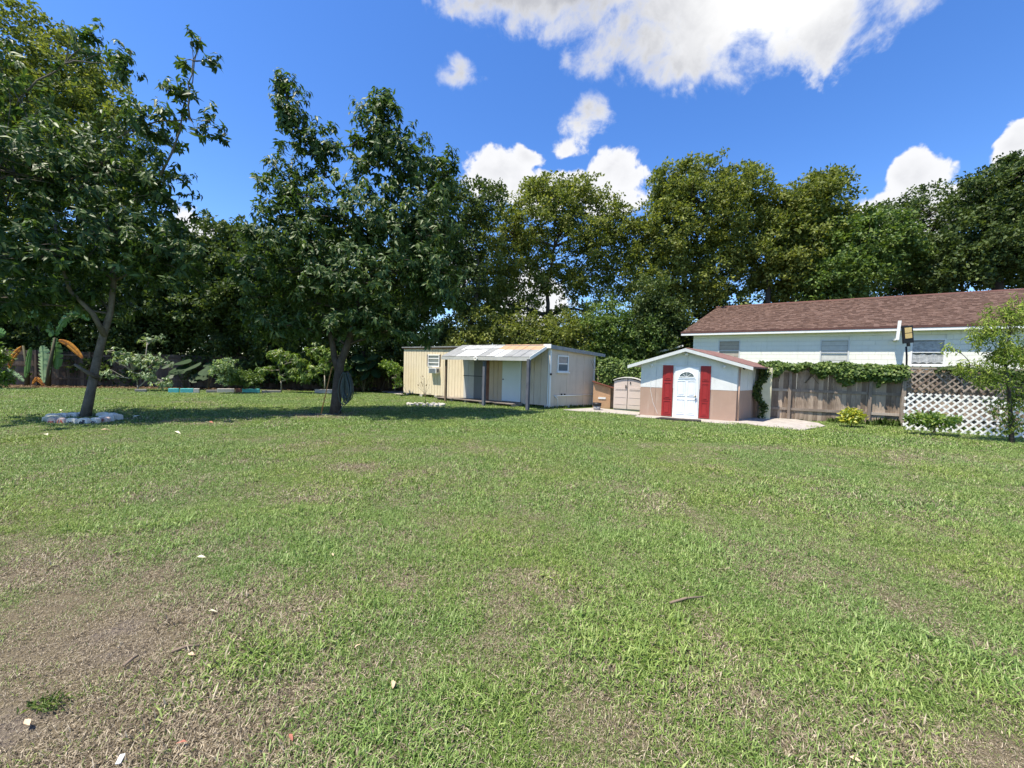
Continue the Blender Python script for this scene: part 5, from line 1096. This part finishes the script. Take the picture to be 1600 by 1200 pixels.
def inside(px_, py_, poly):
    n = len(poly); c = np.zeros(len(px_), bool); j = n - 1
    for i in range(n):
        xi, yi = poly[i]; xj, yj = poly[j]; t_ = ((yi > py_) != (yj > py_)) & (px_ < (xj - xi) * (py_ - yi) / (yj - yi + 1e-9) + xi); c ^= t_; j = i
    return c
def PL(*a): return [(P(x, y).x, P(x, y).y) for x, y in a]
EX = [PL((1128, 660), (1160, 663), (1200, 668), (1256, 674), (1262, 671.5), (1290, 667), (1278, 660), (1240, 654), (1100, 640)), PL((880, 641), (905, 643.5), (960, 647), (1000, 650), (1080, 630), (930, 620)), PL((992, 652), (1050, 657), (1110, 661.5), (1150, 664.5), (1160, 650), (1010, 640)),
      [(A_.x, A_.y), (C_.x, C_.y), (B_.x, B_.y), (B_.x - 3, B_.y + 5), (A_.x, A_.y + 8)]]
def lawn(name, lab, y0, y1, dens, nb, rad, ln, w, seed, flat=False):
    area_w = 1.42 * y1 + 1.2; n = int(2 * area_w * (y1 - y0) * dens); x = rng.uniform(-area_w, area_w, n); y = rng.uniform(y0, y1, n)
    ok = (np.abs(x) < 1.42 * y + 1.2) & is_lawn(x, y)
    s_ = (Vector((0, 0, 0)),); 
    # right boundary: fence
    d = (x - frR.A.x) * frR.n.x + (y - frR.A.y) * frR.n.y; ok &= d < -.1
    for e in EX: ok &= ~inside(x, y, e)
    x, y = x[ok], y[ok]; dr_ = dryness(x, y); keep = rng.random(len(x)) > (np.clip((dr_ - .6) * 1.6, 0, .55) if not flat else np.clip(.72 - dr_ * 1.6, 0, 1)); x, y, dr_ = x[keep], y[keep], dr_[keep]; n = len(x)
    me = bpy.data.meshes.new(name); me.vertices.add(n); me.vertices.foreach_set('co', np.stack([x, y, np.full(n, .0)], 1).astype(np.float32).ravel()); me.update()
    hn = fbm(x * 1.3 + 70, y * 1.3 + 20, 3)
    sc = (1.0 - .5 * np.clip(dr_ * 1.2, 0, 1)) * rng.uniform(.7, 1.25, n) * (.7 + .75 * np.clip((hn - .3) * 2, 0, 1))
    for nm, ty, val in (('dry', 'FLOAT', np.clip(dr_ + rng.normal(size=n) * .08, 0, 1) if not flat else np.full(n, .95)), ('sc', 'FLOAT', sc), ('rz', 'FLOAT', rng.uniform(0, 6.283, n))):
        me.attributes.new(nm, ty, 'POINT').data.foreach_set('value', val.astype(np.float32))
    me.attributes.new('ix', 'INT', 'POINT').data.foreach_set('value', rng.integers(0, 6, n).astype(np.int32))
    o = link(name, me, None, kind='stuff'); o['label'] = lab
    col = bpy.data.collections.new(name + '_tufts')
    for k in range(6):
        q = bpy.data.objects.new('tuft_source', tuft(nb, rad, ln, w, seed + k, flat)); col.objects.link(q)
    ng = bpy.data.node_groups.new(name, 'GeometryNodeTree'); ng.interface.new_socket('Geometry', in_out='INPUT', socket_type='NodeSocketGeometry'); ng.interface.new_socket('Geometry', in_out='OUTPUT', socket_type='NodeSocketGeometry')
    N = ng.nodes; gi = N.new('NodeGroupInput'); go = N.new('NodeGroupOutput'); ip = N.new('GeometryNodeInstanceOnPoints'); ci = N.new('GeometryNodeCollectionInfo'); ci.inputs[0].default_value = col; ci.inputs[1].default_value = True; ci.inputs[2].default_value = True
    def na(nm, ty):
        a = N.new('GeometryNodeInputNamedAttribute'); a.data_type = ty; a.inputs[0].default_value = nm; return a.outputs[0]
    l = ng.links.new
    l(gi.outputs[0], ip.inputs['Points']); l(ci.outputs[0], ip.inputs['Instance']); ip.inputs['Pick Instance'].default_value = True; l(na('ix', 'INT'), ip.inputs['Instance Index'])
    cx = N.new('ShaderNodeCombineXYZ'); l(na('rz', 'FLOAT'), cx.inputs[2]); l(cx.outputs[0], ip.inputs['Rotation']); l(na('sc', 'FLOAT'), ip.inputs['Scale']); l(ip.outputs[0], go.inputs[0])
    md = o.modifiers.new('tufts', 'NODES'); md.node_group = ng
    return o
lawn('lawn_grass', 'short mown grass with straw coloured blades close to the camera', 1.3, 4.6, 900, 16, .075, .062, .0046, 100)
lawn('dry_thatch', 'flat straw coloured dead blades matted on the dry patches', 1.3, 9.5, 620, 16, .10, .055, .0044, 400, True)
lawn('lawn_grass', 'mown grass in the middle of the lawn', 4.6, 9.5, 230, 30, .13, .058, .0072, 200)
lawn('lawn_grass', 'sunlit grass at the far side of the lawn in front of the sheds and beds', 9.5, 22.5, 60, 36, .24, .060, .014, 300)

lawn('lawn_weeds', 'scattered broad bladed weeds among the near grass', 1.3, 7.5, 9, 12, .06, .085, .011, 500)
n = 1500; sx_ = rng.uniform(frR.sz(1290, 660)[0], frR.L, n); yv = -rng.random(n) * .3 - .02
w0 = np.array([list(frR.A + frR.u * float(a) + frR.n * float(b_) ) for a, b_ in zip(sx_, yv)]); w0[:, 2] = .0
hh = fbm(sx_ * 1.7, sx_ * 0 + 4, 3); o = foliage('fence_weeds', w0, unit(n) * .45 + np.array([0, 0, 1.]), unit(n), rng.uniform(.08, .30, n) * (.5 + hh), .018, L_MID, None, 'A'); o['label'] = 'straggly weeds along the foot of the board fence'
n = 900; t_ = rng.random(n); pa_ = [(A_, C_), (C_, B_)]
w0 = np.array([list((A_.lerp(C_, float(t * 1.35)) if t < .74 else C_.lerp(B_, float((t - .74) / .26))) + Vector((random.uniform(-.12, .1), random.uniform(-.2, .02), 0))) for t in t_]); w0[:, 2] = 0
o = foliage('shed_weeds', w0, unit(n) * .5 + np.array([0, 0, 1.]), unit(n), rng.uniform(.05, .17, n), .014, L_MID, None, 'A'); o['label'] = 'low weeds along the foot of the long shed'
# loose things on the lawn
STICK = mat('stick_bark', (.20, .15, .11), .9, .3, 10)
for (a, b, c_, d_, lab) in ((268, 1018, 312, 1008, 'dark twig lying on the dry patch, the longer of two'), (193, 1040, 216, 1024, 'short pale twig on the dry patch'), (1046, 942, 1100, 932, 'thin straw coloured stem lying on the lawn right of the middle')):
    p0, p1 = P(a, b, .03), P(c_, d_, .035); o = MB().tube([(0, 0, 0), (p1 - p0) * .5 + Vector((0, .01, .006)), p1 - p0], [.009, .008, .005], 6).build('twig', STICK, None, True); o.location = p0; o['label'] = lab; o['category'] = 'twig'
DRYL = mat('dead_leaf_tan', (.55, .40, .26), .8, .2, 12); DRYW = mat('dead_leaf_pale', (.70, .66, .46), .8, .2, 12); DRYR = mat('dead_leaf_red', (.34, .13, .09), .8, .2, 12)
for (px, py, w_, mt_, lab) in ((1338, 1186, .05, DRYL, 'tan dead leaf at the bottom edge right of the middle'), (614, 1070, .07, DRYL, 'curled tan leaf below the middle of the lawn'), (316, 870, .08, DRYW, 'pale leaf on the lawn above the dry patch'), (334, 955, .07, DRYW, 'small pale leaf right of the dry patch'),
                         (42, 1127, .07, DRYL, 'tan dead leaf on bare soil at the lower left'), (282, 1160, .05, DRYR, 'small reddish leaf at the lower left'), (455, 1153, .05, DRYR, 'reddish leaf near the bottom, left of the middle'), (278, 676, .22, DRYW, 'white upturned leaf in the tree shade between the avocados'), (214, 650, .26, DRYW, 'pale leaf right of the painted stones'),
                         (95, 641, .2, DRYW, 'pale leaf behind the painted stones'), (168, 672, .24, DRYL, 'yellowish leaf in front of the painted stones, on the right'), (60, 667, .2, DRYW, 'pale leaf at the front left corner of the painted stones'), (330, 660, .22, DRYR, 'reddish brown leaf in the tree shade'), (72, 679, .2, DRYW, 'pale leaf in front of the painted stones, on the left'),
                         (560, 1008, .05, DRYL, 'small tan leaf on green grass below the middle'), (300, 1022, .06, DRYL, 'tan leaf beside the longer twig'), (520, 866, .06, DRYL, 'small tan leaf in the centre of the lawn')):
    p_ = P(px, py, .035); me_ = foliage('fallen_leaf', np.array([[0, -w_ / 2, 0.]]), np.array([[0, 1., .1]]), np.array([[.1, 0, 1.]]), w_ * .8, w_ * .34, mt_, 'mesh', 'B'); o = link('fallen_leaf', me_); o.location = p_; o.rotation_euler = (R(random.uniform(-15, 25)), R(random.uniform(-20, 20)), random.uniform(0, 6)); o['label'] = lab; o['category'] = 'leaf'; o['group'] = 'dead leaves fallen on the lawn'
p_ = P(188, 1187, .03); o = MB().box(-.009, .009, -.02, .02, 0, .006).build('paper_scrap', mat('paper_white', (.8, .8, .78), .7, .05), None, bevel=.002); o.location = p_; o.rotation_euler = (.1, .1, .4); o['label'] = 'small white scrap of paper at the lower left corner'; o['category'] = 'litter'
# cut frond clump on the dry patch
c_ = P(75, 1105); n = 90; pos = np.zeros((n, 3)) + rng.normal(size=(n, 3)) * np.array([.045, .025, .0]); pos[:, 2] = .02
root = thing('weed_tuft', 'dark green weed tuft on the bare soil at the lower left', 'weed', c_); foliage('leaves', pos, unit(n) * np.array([1, .6, .3]) + np.array([.2, 0, .35]), unit(n), .042, .006, L_MID, root, 'A')
